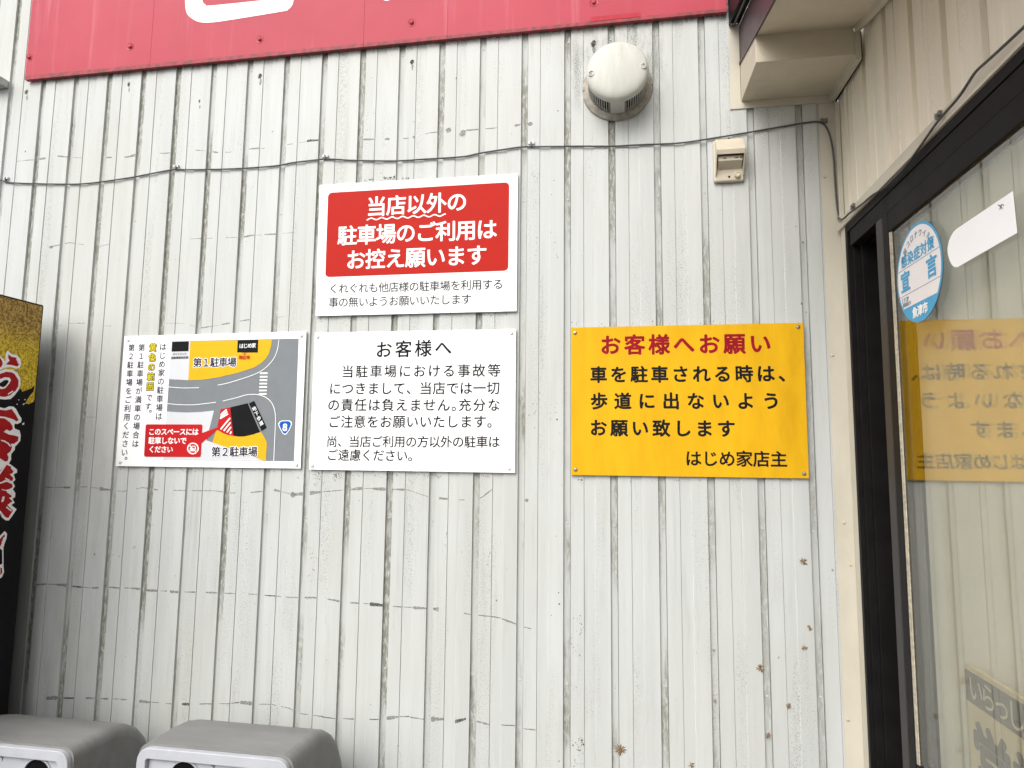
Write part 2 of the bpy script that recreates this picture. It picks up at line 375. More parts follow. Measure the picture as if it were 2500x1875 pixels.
def rounded(c, r, seg=5):        # rounded corners on a planar quad
    c = [Vector(q) for q in c]; out = []; k = len(c)
    for i in range(k):
        p, a, b = c[i], c[i - 1], c[(i + 1) % k]; da = (a - p).normalized(); db = (b - p).normalized()
        p0 = p + da * r; p1 = p + db * r
        for j in range(seg + 1):
            t = j / seg; out.append(p0 * (1 - t) ** 2 + p * (2 * t * (1 - t)) + p1 * t * t)
    return out

# ================================================================== SETTING
g = MB(); g.add([(-60, -80, 0), (60, -80, 0), (60, 0.05, 0), (-60, 0.05, 0)], [(0, 1, 2, 3)])
tag(g.build('ground', M_ASPH), kind='structure')

# ------------------------------------------------------------------ white ribbed wall
PITCH = 0.0704735 * 1.77; X0 = -1.00007679 * 1.77       # left edge of channel 0
def siding_profile(n0, n1, x_end=None, x_start=None):
    pr = []
    for i in range(n0, n1):
        x = X0 + PITCH * i
        for t, d in ((0.0, 0.0), (0.009, 0.0066), (0.144, 0.0066), (0.1445, 0.0110), (0.154, 0.0110), (0.1570, 0.0), (0.440, 0.0), (0.4435, 0.0030), (0.4485, 0.0030), (0.4500, 0.0016), (0.676, 0.0016), (0.690, 0.0)):
            pr.append((x + t * PITCH, d))
    return pr
prof = [(q, d) for q, d in siding_profile(-7, 20) if q < 0.575] + [(WALL_X - 0.002, 0.0)]
wall = MB()
ZT = 3.6
for (xa, da), (xb, db) in zip(prof[:-1], prof[1:]):
    wall.add([(xa, da, 0), (xb, db, 0), (xb, db, ZT), (xa, da, ZT)], [(0, 1, 2, 3)])
# stub sides and back so that the wall is a solid sheet build-up
wall.box((prof[0][0], 0.02, 0), (WALL_X - 0.002, 0.12, ZT))
# dead ivy left in rows of dashes across the sheets
Z = zoomer
def rows():
    z1 = Z(0, 0, .3858); z2 = Z(800, 0, .3858); z4 = Z(0, 600, .3858); zb = Z(0, 1235, .3858); zc = Z(800, 1235, .3857); zm = Z(0, 0, 1.1302)
    A = [z1(*q) for q in ((90, 1020), (230, 1010), (300, 1000), (370, 988), (480, 998), (600, 998), (800, 995), (900, 970), (1050, 970), (1140, 960), (1250, 950), (1380, 965), (1480, 960), (1600, 940), (1720, 935), (1850, 910), (1960, 890), (2060, 885))] + [z2(*q) for q in ((120, 885), (370, 880), (520, 875), (650, 840), (760, 830), (880, 825), (1040, 812), (1190, 795), (1280, 775), (1330, 785))]
    B = [z1(*q) for q in ((290, 1580), (330, 1560), (440, 1535), (540, 1550), (570, 1570), (650, 1555), (730, 1535), (800, 1545), (900, 1530), (980, 1515), (1120, 1515), (1540, 1500), (1590, 1490), (1820, 1475), (1910, 1468), (1960, 1468))]
    C = [z4(*q) for q in ((330, 520), (430, 490), (530, 490), (650, 505), (760, 510), (860, 500), (960, 490), (1150, 490), (1280, 520), (1560, 470), (1900, 440))]
    D = [z4(*q) for q in ((240, 1090), (360, 1100), (450, 1070), (560, 1085), (700, 1080))]
    E_ = [z4(*q) for q in ((190, 1525), (440, 1530), (550, 1525), (650, 1540), (780, 1555), (900, 1530), (1000, 1545), (1130, 1548), (1260, 1550), (1350, 1550), (1470, 1565), (1600, 1560), (1740, 1545), (1850, 1575))] + [zm(*q) for q in ((780, 1055), (880, 1058), (930, 1075), (1000, 1080), (1040, 1075), (1070, 1052), (1090, 1075), (1105, 1097))]
    G = [zb(*q) for q in ((150, 510), (220, 500), (280, 495), (400, 500), (470, 510), (580, 520), (700, 515), (750, 520), (820, 520), (880, 525), (940, 535), (1050, 540), (1110, 545), (1230, 545), (1480, 555), (1620, 560), (1730, 570), (1850, 580), (1980, 580))] + [zc(*q) for q in ((0, 590), (110, 610), (250, 620), (335, 628), (460, 640), (610, 648), (740, 658), (810, 670), (890, 685), (1030, 700), (1090, 710), (1185, 745), (1235, 765), (1320, 785), (1340, 830))]
    H = [zb(*q) for q in ((180, 1200), (270, 1220), (350, 1215), (460, 1217), (590, 1217), (700, 1222), (830, 1228), (870, 1235), (940, 1242), (1080, 1253), (1190, 1255), (1330, 1253), (1450, 1252), (1530, 1243), (1630, 1255), (1700, 1255), (1830, 1280), (1890, 1312), (1970, 1325), (2110, 1345))] + [zc(*q) for q in ((90, 1345), (165, 1350), (310, 1352), (450, 1335), (510, 1335), (600, 1350), (730, 1350), (800, 1368), (885, 1345), (930, 1360), (1020, 1385), (1180, 1390), (1235, 1410), (1335, 1420))]
    return [(A, 1.1, .6), (B, .9, .55), (C, .8, .45), (D, .7, .5), (E_, 1.4, .85), (G, 1.65, .95), (H, 1.7, .97)]
def row_z(P, x):
    for a, b in zip(P[:-1], P[1:]):
        if a.x <= x <= b.x: return a.z + (b.z - a.z) * (x - a.x) / max(1e-6, b.x - a.x)
    return None
for pix, thick, chance in rows():
    P = [onY(*q, 0) for q in pix]
    for i in range(-2, 20):
        for s0, s1, mid in ((0.165, 0.437, 0), (0.695, 0.995, 0), (0.46, 0.67, 1)):
            if random.random() > chance * (0.6 if mid else 1): continue
            xa, xb = X0 + PITCH * (i + s0), X0 + PITCH * (i + s1)
            cut = random.random(); w = xb - xa
            if cut < 0.16: xb = xa + w * random.uniform(.4, .8)
            elif cut < 0.3: xa = xb - w * random.uniform(.4, .8)
            if row_z(P, xa) is None or row_z(P, xb) is None: continue
            y = (0.0016 if mid else 0.0) - 0.00015
            tm = (0.0007 if mid else random.choice((0.0007, 0.0009, 0.0014, 0.0022, 0.0030))) * thick
            n = 9; up_, dn = [], []; skew = random.uniform(-1, 1)
            for k in range(n + 1):
                t = k / n; x = xa + (xb - xa) * t; z = row_z(P, x) + random.uniform(-.0003, .0003)
                h = tm * (0.72 + 0.28 * math.sin(math.pi * min(1, max(0, t))) ** .5) * (1 + skew * (t - .5)) * random.uniform(.75, 1.25)
                up_.append((x, y, z + h)); dn.append((x, y, z - h))
            wall.add(up_ + dn, [(k, k + 1, n + 2 + k, n + 1 + k) for k in range(n)], 2 if (random.random() < .12) else 1)
            if random.random() < .4:
                e = random.choice((xa, xb)); z = row_z(P, e); rr = random.uniform(.0008, .0018)
                wall.flat([(e + rr * .7 * math.cos(a), y - .00008, z + rr * 1.5 * math.sin(a)) for a in [q * math.pi / 4 for q in range(8)]], 2)
def blob(px, py, r, mi, tall=1.0, y=-0.00022):
    c = onY(px, py, 0); k = 11
    wall.flat([(c.x + r * random.uniform(.6, 1.15) * math.cos(2 * math.pi * j / k), y, c.z + r * tall * random.uniform(.6, 1.15) * math.sin(2 * math.pi * j / k)) for j in range(k)], mi)
# rust round old screw holes
for px, py, r in ((64, 224, .0065), (314, 205, .006), (635, 186, .0075), (1006, 151, .007), (1449, 106, .0085), (487, 247, .004)):
    blob(px, py, r, 4, 1.35); blob(px + 1, py + 14, r * .55, 1, 3.2, -0.00012)
for px, py in ((347, 347), (62, 370), (1010, 297), (1212, 1466), (1365, 1475), (1364, 1447), (1365, 1858), (972, 1821), (665, 322), (1114, 191), (1362, 628), (1360, 1024), (1943, 553), (1960, 592), (1957, 741), (1968, 762), (1362, 271), (168, 1274), (231, 1353)):
    blob(px, py, random.uniform(.0013, .0026), 4, 1.3)
for _ in range(90):
    i = random.randint(0, 17); t = random.choice((random.uniform(.17, .43), random.uniform(.7, .98)))
    x = X0 + PITCH * (i + t); z = random.uniform(.75, 2.72); r = random.uniform(.0005, .0012)
    wall.flat([(x + r * math.cos(a), -0.0004, z + r * 1.4 * math.sin(a)) for a in [q * math.pi / 3 for q in range(6)]], 4)
for px, py, r in ((1130, 325, .011), (1095, 318, .010), (1294, 302, .008), (125, 603, .007), (715, 1208, .010), (1405, 1025, .008), (1286, 1221, .006), (1010, 335, .005)): blob(px, py, r, 1, .9)
# mud splashes
for px, py, r in ((1962, 1372, .0125), (1977, 1533, .009), (1965, 1582, .009), (1857, 1632, .012), (1926, 1724, .009), (1875, 1795, .010), (1515, 1830, .0165), (2033, 1392, .004), (1901, 1606, .0038), (1688, 1868, .009), (1743, 1588, .005), (1746, 1712, .006)):
    c = onY(px, py, 0); k = int(10 + r * 1500)
    blob(px, py, r * .34, 3)
    for j in range(k):
        a = random.uniform(0, 2 * math.pi); r0 = r * random.uniform(.15, .45); r1 = r * random.uniform(.6, 1.15); w = r * random.uniform(.04, .10)
        d = Vector((math.cos(a), 0, math.sin(a))); s = Vector((-d.z, 0, d.x)) * w; o = Vector((c.x, -0.0003 - j * 1e-5, c.z))
        wall.flat([o + d * r0 - s * .6, o + d * (r0 + r1) * .5 - s, o + d * r1, o + d * (r0 + r1) * .5 + s, o + d * r0 + s * .6], 3)
def specks(px, py, n_, sx, sy, rmax=.0016):
    for _ in range(n_):
        x_, y_ = px + random.gauss(0, sx), py + abs(random.gauss(0, sy)); c = onY(x_, y_, 0); r = random.uniform(.0004, rmax) * math.exp(-abs(y_ - py) / (sy * 3))
        fr_ = ((c.x - X0) / PITCH) % 1.0
        if fr_ < .17 or .43 < fr_ < .70: continue
        wall.flat([(c.x + r * random.uniform(.6, 1.2) * math.cos(a), -0.0005 - random.uniform(0, 2e-4), c.z + r * random.uniform(.8, 2.2) * math.sin(a)) for a in [q * math.pi / 3 for q in range(6)]], random.choice((4, 4, 2)))
for a in ((800, 774, 60, 22, 9), (870, 772, 25, 16, 6), (960, 770, 30, 20, 7), (1110, 766, 50, 22, 9), (1195, 764, 30, 18, 6), (800, 1154, 90, 22, 14, .0022), (840, 1157, 40, 25, 8), (930, 1158, 30, 25, 6), (1040, 1158, 30, 30, 6), (1180, 1160, 25, 30, 5), (320, 1142, 30, 22, 5), (460, 1144, 40, 40, 6), (620, 1146, 30, 40, 5), (1430, 1170, 20, 20, 4), (1600, 1172, 25, 60, 4), (1450, 785, 25, 20, 7), (1700, 784, 20, 60, 6), (960, 432, 60, 22, 6, .0024), (905, 436, 30, 12, 5, .002), (1320, 420, 60, 14, 60), (1330, 560, 70, 14, 60), (1325, 980, 60, 16, 80), (760, 1330, 40, 8, 90), (1095, 1300, 60, 8, 110), (1200, 1330, 50, 10, 120), (310, 1320, 40, 10, 90), (400, 1340, 40, 10, 100), (1410, 1500, 70, 12, 120), (1425, 1800, 90, 14, 50, .002)): specks(*a)
W_ROOT = thing('metal_clad_wall', (0, 0, 0), 'white ribbed metal wall with dirty channels, carrying all the notice boards', 'wall')
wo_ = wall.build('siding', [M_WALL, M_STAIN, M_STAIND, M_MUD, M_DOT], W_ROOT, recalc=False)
# rivets in the channels
rv = None
riv = MB().lathe([(.0030, 0), (.0030, .0006), (.0022, .0013), (.0009, .0016)], (0, 0, 0), (0, -1, 0), 10)
cnt = 0
for py0, x0, x1 in ((335, 0, 16), (520, 0, 17), (1262, 0, 18), (1655, 2, 18), (118, 1, 16)):
    for i in range(x0, x1 + 1):
        x = X0 + PITCH * (i + 0.078 + random.uniform(-.012, .012))
        zz = {335: 2.392, 520: 2.215, 1262: 1.312, 1655: 0.905, 118: 2.688}[py0] + random.uniform(-.006, .006)
        if py0 == 335: continue
        if rv is None: rv = riv.build('rivet', M_RIVET, W_ROOT, smooth=35); rv.location = (x, 0.0066, zz)
        else: copy_part(rv, W_ROOT, (x, 0.0066, zz))
        cnt += 1
# beige corner flashing lapped over the last sheet
fl = MB().prism([(0.535, -0.0012, 0), (0.535, 0.0, 0), (WALL_X - 0.001, 0.0, 0), (WALL_X - 0.001, -0.0012, 0)], (0, 0, 2.443))
cf = fl.build('corner_flashing', M_BEIGE, W_ROOT)
fr = MB().lathe([(.0042, 0), (.0042, .0008), (.003, .002), (.001, .0025)], (0, 0, 0), (0, -1, 0), 12)
f0 = None
for q in ((2013, 432), (2032, 867), (2060, 1276), (2070, 1757), (2076, 1379)):
    p = onY(*q, -0.0012)
    if f0 is None: f0 = fr.build('flashing_rivet', M_BRIVET, W_ROOT, smooth=35); f0.location = p
    else: copy_part(f0, W_ROOT, p)

# ------------------------------------------------------------------ beige side building: siding, eave, door frame
B_ROOT = thing('beige_shop_wall', (WALL_X, 0, 0), 'beige metal-clad side wall with boxed eave above a dark sliding door', 'building')
side = MB(); YE = -2.3; ZD = 2.112
pr = []; k = 0
for i in range(0, 18):
    y = -0.046 - PITCH * (i - 0) + 0.0
    for t, d in ((0.0, 0.0), (0.02, 0.009), (0.15, 0.009), (0.17, 0.0), (0.455, 0.0), (0.468, 0.0016), (0.68, 0.0016), (0.693, 0.0)):
        pr.append((y - t * PITCH, d))
pr = [(0.0, 0.0)] + [q for q in pr if q[0] > YE] + [(YE, 0.0)]
for (ya, da), (yb, db) in zip(pr[:-1], pr[1:]):
    side.add([(WALL_X + da, ya, ZD), (WALL_X + db, yb, ZD), (WALL_X + db, yb, 3.2), (WALL_X + da, ya, 3.2)], [(0, 1, 2, 3)])
side.box((WALL_X + 0.02, 0.02, ZD + .002), (WALL_X + 0.12, YE, 3.2))
side.build('siding', M_BEIGE_WALL, B_ROOT, recalc=False)
# corner trim strip beside the door and header trim over it
t = MB(); t.box((0.5765, -0.0135, 0), (0.640, -0.0015, 2.112)); t.box((0.5725, -0.052, 0), (0.640, -0.0165, 2.0845))
t.box((0.5735, -0.0015, 2.112), (0.5845, -0.0135, 2.4395))
t.build('corner_trim', M_BEIGE, B_ROOT, bevel=(.0012, 2))
t = MB(); t.prism([(0.5665, -0.008, 2.083), (0.5665, -0.008, 2.0895), (0.5745, -0.008, 2.093), (0.5830, -0.008, 2.126), (0.630, -0.008, 2.126), (0.630, -0.008, 2.083)], (0, YE, 0))
t.build('header_trim', M_BEIGE, B_ROOT)
# door frame
f = MB()
f.box((0.5700, -0.053, 0), (0.60, -0.068, 2.0815)); f.box((0.579, -0.0685, 0), (0.70, -0.080, 2.060)); f.box((0.594, -0.0805, 0), (0.70, -0.094, 2.056))
f.box((0.5700, -0.0685, 2.0615), (0.70, YE, 2.0815)); f.box((0.5725, -0.0805, 2.022), (0.5995, YE, 2.0612)); f.box((0.612, -0.0945, 2.022), (0.70, YE, 2.0612))
f.build('door_frame', M_FRAME, B_ROOT, bevel=(.0015, 2))
# dark entrance and dim shop behind
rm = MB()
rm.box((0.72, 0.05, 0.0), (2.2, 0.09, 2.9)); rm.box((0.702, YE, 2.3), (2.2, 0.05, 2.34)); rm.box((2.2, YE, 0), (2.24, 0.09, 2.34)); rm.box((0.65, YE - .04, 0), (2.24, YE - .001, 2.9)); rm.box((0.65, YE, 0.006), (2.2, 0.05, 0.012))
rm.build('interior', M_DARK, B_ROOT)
bd = thing('window_blind', (0.612, -0.8, 0.85), 'pale cream blind hanging behind the door glass', 'blind')
MB().box((0.612, -0.321, 0.86), (0.6135, -1.22, 2.01)).build('cloth', M_BLIND, bd)
MB().box((0.610, -0.321, 0.845), (0.616, -1.22, 0.8595)).build('bottom_bar', M_BLIND, bd, bevel=(.001, 1))
MB().box((0.606, -0.328, 2.0105), (0.626, -1.235, 2.022)).build('head_rail', M_STILE, bd)
bl = MB(); bl.box((0.701, -0.0955, 0.02), (0.719, 0.03, 2.29)); bl.box((0.701, -0.52, 0.02), (0.716, -0.096, 2.29))  # black panels added behind the open gap, its darkness put into their colour
bl.build('gap_shade_panel', M_GAPSHADE, B_ROOT)
# eave: soffit slopes down towards the street
EX0 = 0.337; SL = 0.249; sz = lambda y: 2.574 + SL * y
YF = -1.15
s = MB(); s.prism([(EX0 + 0.004, -0.190, sz(-0.190)), (EX0 + 0.004, YF, sz(YF)), (EX0 + 0.004, YF, sz(YF) + 0.02), (EX0 + 0.004, -0.190, sz(-0.190) + 0.02)], (WALL_X + 0.03 - EX0, 0, 0))
s.build('soffit', M_SOFFIT, B_ROOT)
s = MB(); s.prism([(EX0, -0.0035, sz(0)), (EX0, YF, sz(YF) - 0.003), (EX0, YF, sz(YF) + 0.112), (EX0, -0.0035, sz(0) + 0.112)], (0.0038, 0, 0))
s.prism([(EX0 - 0.003, -0.004, sz(0) - 0.004), (EX0 - 0.003, YF, sz(YF) - 0.007), (EX0 - 0.003, YF, sz(YF) + 0.003), (EX0 - 0.003, -0.004, sz(0) + 0.006)], (0.0028, 0, 0))
s.build('fascia', M_MAROON, B_ROOT)
s = MB()       # boxed end of the eave against the white wall
BZ0, BZ1 = 2.464, 2.455
s.add([(EX0, -0.002, BZ0), (EX0, -0.198, BZ1), (EX0, -0.198, sz(-.198) + .002), (EX0, -0.002, sz(0) + .002), (0.5633, -0.002, BZ0), (0.5633, -0.198, BZ1), (0.5633, -0.198, sz(-.198) + .002), (0.5633, -0.002, sz(0) + .002)],
      [(0, 1, 2, 3), (7, 6, 5, 4), (0, 4, 5, 1), (1, 5, 6, 2), (2, 6, 7, 3), (0, 3, 7, 4)])
s.build('eave_box', M_SOFFIT, B_ROOT, bevel=(.0018, 2))
s = MB(); s.prism([(0.307, -0.0035, 2.4435), (0.570, -0.0035, 2.4435), (0.570, -0.0035, 2.4675), (0.3365, -0.0035, 2.4675), (0.3365, -0.0035, 2.692), (0.309, -0.0035, 2.692)], (0, 0.003, 0))
s.build('wall_flashing', M_BEIGE, B_ROOT, bevel=(.0008, 1))
s = MB()
for pg in ([(-.201, sz(-.201) - .0135), (YF, sz(YF) - .0135), (YF, sz(YF) + .005), (-.201, sz(-.201) + .005)], [(-.2005, 2.4400), (-.1945, 2.4400), (-.1945, 2.5135), (-.2005, 2.5125)], [(-.004, 2.4455), (-.1942, 2.4400), (-.1942, 2.4545), (-.004, 2.463)]):
    s.prism([(0.5627, y, z) for y, z in pg], (0.0133, 0, 0))
s.build('side_flashing', M_BEIGE, B_ROOT)
s = MB(); s.box((0.5765, -0.004, 2.4420), (0.5800, -0.195, 2.4455)); s.prism([(0.5765, -0.1955, 2.448), (0.5765, -0.1955, 2.514), (0.5765, -0.19, 2.514), (0.5765, -0.19, 2.448)], (0.0035, 0, 0))
s.build('joint_seal', M_HOLE, B_ROOT)
gt = MB()
for xa, xb, za, zb in ((0.309, 0.3115, .112, .22), (0.312, 0.334, .118, .122), (0.3335, 0.336, .112, .22)):
    gt.prism([(xa, -0.006, sz(0) + za), (xa, YF, sz(YF) + za), (xa, YF, sz(YF) + zb), (xa, -0.006, sz(0) + zb)], (xb - xa, 0, 0))
gu = gt.build('gutter', M_BLACKPL, B_ROOT)
gt = MB(); gt.tube([(0.3225, -0.004, sz(0) + .113), (0.3225, YF, sz(YF) + .113)], 0.0035, 8); gt.build('gutter_lip', M_GREYPIPE, B_ROOT, smooth=50)

# ------------------------------------------------------------------ sliding door
D_ROOT = thing('sliding_door', (GLASS_X, -0.23, 0), 'black-framed glass sliding door standing slightly open on the right', 'door')
d = MB(); DE = -1.25
d.box((0.5735, -0.238, 0.02), (0.600, -0.2515, 2.0205)); d.box((0.5690, -0.252, 0.02), (0.602, -0.2840, 2.0205))
d.build('stile', M_STILE, D_ROOT, bevel=(.0025, 2))
d = MB(); d.box((0.5695, -0.2845, 0.02), (0.604, -0.3150, 2.0205)); d.build('inner_stile', M_FRAME, D_ROOT, bevel=(.002, 2))
d = MB(); d.box((0.5690, -0.3155, 1.9755), (0.602, DE, 2.0205)); d.build('top_rail', M_FRAME, D_ROOT, bevel=(.003, 2))
d = MB(); d.box((0.5690, -0.3155, 0.80), (0.602, DE, 0.9035)); d.build('middle_rail', M_FRAME, D_ROOT, bevel=(.003, 2))
d = MB(); d.box((0.5690, DE - .05, 0.02), (0.602, DE - .0005, 2.0205)); d.build('stile', M_STILE, D_ROOT, bevel=(.0025, 2))
d = MB(); d.box((0.575, -0.3155, 0.1), (0.590, DE, 0.7995)); d.box((0.5690, -0.3155, 0.02), (0.602, DE, 0.0995)); d.build('kick_panel', M_FRAME, D_ROOT)
d = MB(); d.box((0.5705, -0.3155, 0.904), (0.5740, -0.3195, 1.975)); d.box((0.5718, -0.3203, 0.904), (0.5740, -0.3235, 1.975)); d.build('glazing_bead', M_GASKET, D_ROOT)
for gx in (GLASS_X, GLASS_X + 0.0068):
    d = MB(); d.box((gx, -0.3157, 0.9037), (gx + .0008, DE + .001, 1.9753)); d.build('glass_pane', M_GLASS, D_ROOT)

# ================================================================== BOARDS ON THE WALL
FRONT = -0.0085
NY = Vector((0, -1, 0))
def board(name, corners, label, cat, mat, thick=0.004, group='notice boards on the white wall', screws=(), smat=None, front=FRONT):
    c = [onY(*q, front) for q in corners]
    root = thing(name, ((c[2].x + c[3].x) / 2, front + thick, min(c[2].z, c[3].z)), label, cat, group)
    MB().prism(c, (0, thick, 0), 0, 1).build('board', [mat, M_EDGE], root)
    sm = None
    for q in screws:
        p = onY(*q, front)
        if sm is None:
            sm = MB().lathe([(.0052, 0), (.0052, .0008), (.0040, .0026), (.0018, .0032)], (0, 0, 0), (0, -1, 0), 14).build('screw', smat or M_SCREW, root, smooth=35, loc=(0, 0, 0)); sm.location = p - world_loc(root)
        else: copy_part(sm, root, p)
    return root
Pw = lambda x, y: onY(x, y, FRONT)

# ---- red and white parking notice
z5 = Z(700, 400, 700 / 1452)
rb = board('notice_board', [z5(*q) for q in ((167, 107), (1171, 49), (1164, 746), (146, 771))], 'white board with red rounded field and white lettering, topmost of the notices', 'notice board', M_WHITE)
MB().flat([q + NY * .0003 for q in rounded([Pw(*z5(*q)) for q in ((210, 147), (1127, 93), (1122, 541), (195, 574))], 0.0145, 7)]).build('red_field', M_RED, rb, recalc=False)
ey5 = (Pw(*z5(167, 107)) - Pw(*z5(146, 771))).normalized()
def row5(t, a, b, em, mat, off, ly): line(rb, Pw, t, z5(*a), z5(*b), em * 700 / 1452, mat, off, ly, ey=ey5)
row5('当店以外の', (455, 217), (862, 194), 106, M_WPRINT, .019, .0006)
row5('駐車場のご利用は', (307, 365), (1013, 333), 106, M_WPRINT, .019, .0006)
row5('お控え願います', (350, 487), (962, 464), 106, M_WPRINT, .019, .0006)
wv = MB(); a, b = Pw(*z5(405, 281)), Pw(*z5(806, 259)); pts = []
for i in range(121):
    t_ = i / 120; pts.append(a.lerp(b, t_) + ey5 * (0.0028 * math.sin(t_ * 2 * math.pi * 7.5 - 1.2)) + NY * .0006)
ribbon(wv, pts, 0.0036, NY); wv.build('wavy_underline', M_WPRINT, rb, recalc=False)
row5('くれぐれも他店様の駐車場を利用する', (238, 633), (1070, 610), 54, M_GREYINK, .009, .0003)
row5('事の無いようお願いいたします', (237, 703), (910, 686), 54, M_GREYINK, .009, .0003)

# ---- plain white notice
wb = board('notice_board', [z5(*q) for q in ((143, 855), (1161, 836), (1156, 1565), (113, 1548))], 'white board of plain black text, below the red and white one', 'notice board', M_WHITE, screws=[z5(*q) for q in ((158, 877), (1138, 857), (1127, 1543), (130, 1528))], smat=M_SCREWW)
eyw = (Pw(*z5(143, 855)) - Pw(*z5(113, 1548))).normalized()
def roww(t, a, b, em, off=.012): line(wb, Pw, t, z5(*a), z5(*b), em * 700 / 1452, M_INK, off, .0003, ey=eyw)
roww('お客様へ', (492, 942), (793, 932), 88, .016)
roww('当駐車場における事故等', (309, 1053), (1050, 1047), 66)
roww('につきまして、当店では一切', (245, 1139), (1046, 1136), 66)
roww('の責任は負えません。', (238, 1222), (867, 1222), 66); roww('充分な', (902, 1222), (1049, 1222), 66)
roww('ご注意をお願いいたします。', (240, 1307), (1048, 1306), 66)
roww('尚、当店ご利用の方以外の駐車は', (229, 1407), (1050, 1409), 60)
roww('ご遠慮ください。', (231, 1475), (644, 1479), 60)

# ---- yellow notice
z6 = Z(1300, 700, 850 / 2212)
yb = board('notice_board', [z6(*q) for q in ((245, 260), (1720, 229), (1757, 1218), (245, 1196))], 'weathered yellow board with red heading and black lettering, right of the white ones', 'notice board', M_YELLOW, screws=[z6(*q) for q in ((270, 293), (1687, 255), (1725, 1187), (273, 1161))])
eyy = (Pw(*z6(245, 260)) - Pw(*z6(245, 1196))).normalized()
def rowy(t, a, b, em, mat=M_INK, off=.029): line(yb, Pw, t, z6(*a), z6(*b), em * 850 / 2212, mat, off, .0003, ey=eyy)
rowy('お客様へお願い', (495, 372), (1446, 362), 140, M_YRED, .030)
rowy('車を駐車される時は、', (420, 560), (1620, 553), 116)
rowy('歩道に出ないよう', (423, 728), (1517, 727), 116)
rowy('お願い致します', (418, 898), (1231, 903), 116)
rowy('はじめ家店主', (1022, 1092), (1565, 1097), 110, M_INK, .021)

# ---- parking map
zm = Z(280, 800, 470 / 2212); ks = 470 / 2212
mb_ = board('map_board', [zm(*q) for q in ((113, 97), (2203, 40), (2135, 1618), (10, 1590))], 'white board with coloured parking map and vertical text, leftmost of the notices', 'map board', M_WHITE, screws=[zm(*q) for q in ((157, 145), (2147, 93), (2090, 1577), (65, 1545))], smat=M_SCREWW)
def Lm(q, k): return Pw(*zm(*q)) + NY * (.0003 * k)
def mpoly(mb, pts, k, mi=0): mb.flat([Lm(q, k) for q in pts], mi)
pm = MB()
mpoly(pm, ((655, 155), (2115, 125), (2060, 1535), (560, 1522)), 1, 0)
mpoly(pm, ((655, 157), (870, 155), (848, 603), (700, 596), (620, 590)), 2, 1)
mpoly(pm, ((597, 962), (700, 970), (830, 975), (1000, 968), (1142, 952), (1085, 1180), (1055, 1295), (1130, 1320), (1640, 1500), (1720, 1531), (560, 1522)), 2, 1)
mpoly(pm, ((872, 155), (1808, 138), (1798, 220), (1770, 305), (1735, 360), (1690, 405), (1600, 460), (1400, 522), (1200, 570), (1000, 600), (848, 603)), 3, 2)
mpoly(pm, ((1125, 1318), (1170, 1172), (1230, 1200), (1300, 1230), (1370, 1240), (1430, 1247), (1500, 1245), (1600, 1222), (1685, 1200), (1725, 1265), (1750, 1320), (1738, 1532), (1640, 1500)), 3, 2)
mpoly(pm, ((663, 162), (855, 158), (850, 270), (657, 275)), 4, 3)
mpoly(pm, ((1415, 145), (1652, 140), (1647, 287), (1410, 285)), 4, 3)
mpoly(pm, ((1330, 915), (1530, 868), (1670, 1195), (1600, 1225), (1500, 1248), (1430, 1252), (1368, 1243), (1345, 1050)), 4, 3)
mpoly(pm, ((1545, 870), (1605, 840), (1750, 1150), (1690, 1187)), 4, 3)
mpoly(pm, ((1220, 938), (1330, 915), (1345, 1050), (1368, 1243), (1300, 1232), (1240, 1208), (1178, 1168), (1200, 1050)), 5, 4)
for i in range(7):
    f0_ = i / 6.0
    a = Vector((1228 - 40 * f0_, 985 + 165 * f0_, 0)); b = Vector((1318 + 30 * f0_, 950 + 255 * f0_, 0)); L = (18, 44)
    p0 = (1215 - 30 * f0_ + 8, 1000 + 135 * f0_); p1 = (1290 + 50 * f0_, 940 + 150 * f0_ + 0)
    if i > 2: p0 = (1185 + (i - 2) * 36, 1150 + (i - 2) * 18); p1 = (1325 + (i - 2) * 5, 985 + (i - 2) * 52)
    dx, dy = p1[0] - p0[0], p1[1] - p0[1]; l = math.hypot(dx, dy); nx, ny = -dy / l * 8, dx / l * 8
    mpoly(pm, ((p0[0] + nx, p0[1] + ny), (p1[0] + nx, p1[1] + ny), (p1[0] - nx, p1[1] - ny), (p0[0] - nx, p0[1] - ny)), 6, 5)
def mline(pts, w, k=4, mi=5): ribbon(pm, catmull([Lm(q, k) for q in pts]), w * ks * 0.00112, NY, mi)
mline(((622, 680), (700, 688), (800, 693), (970, 690)), 8)
mline(((1185, 660), (1300, 637), (1450, 592), (1600, 540), (1690, 495), (1770, 430), (1835, 345), (1872, 250), (1890, 140)), 8)
mline(((605, 872), (750, 884), (900, 886), (1040, 873), (1165, 857)), 8)
mline(((1245, 843), (1400, 805), (1500, 776), (1570, 767), (1650, 770), (1740, 802), (1805, 862), (1840, 950), (1850, 1050), (1842, 1250), (1830, 1535)), 8)
for i in range(7):
    y = 525 + 39.5 * i; x0 = 1672 - 2 * i
    mpoly(pm, ((x0, y - 9), (x0 + 88, y - 10), (x0 + 88, y + 8), (x0, y + 9)), 4, 5)
pm.build('parking_map', [M_MAPGREY, M_MAPLIGHT, M_MAPYEL, M_MAPBLACK, M_CALL, M_WPRINT], mb_, recalc=False)
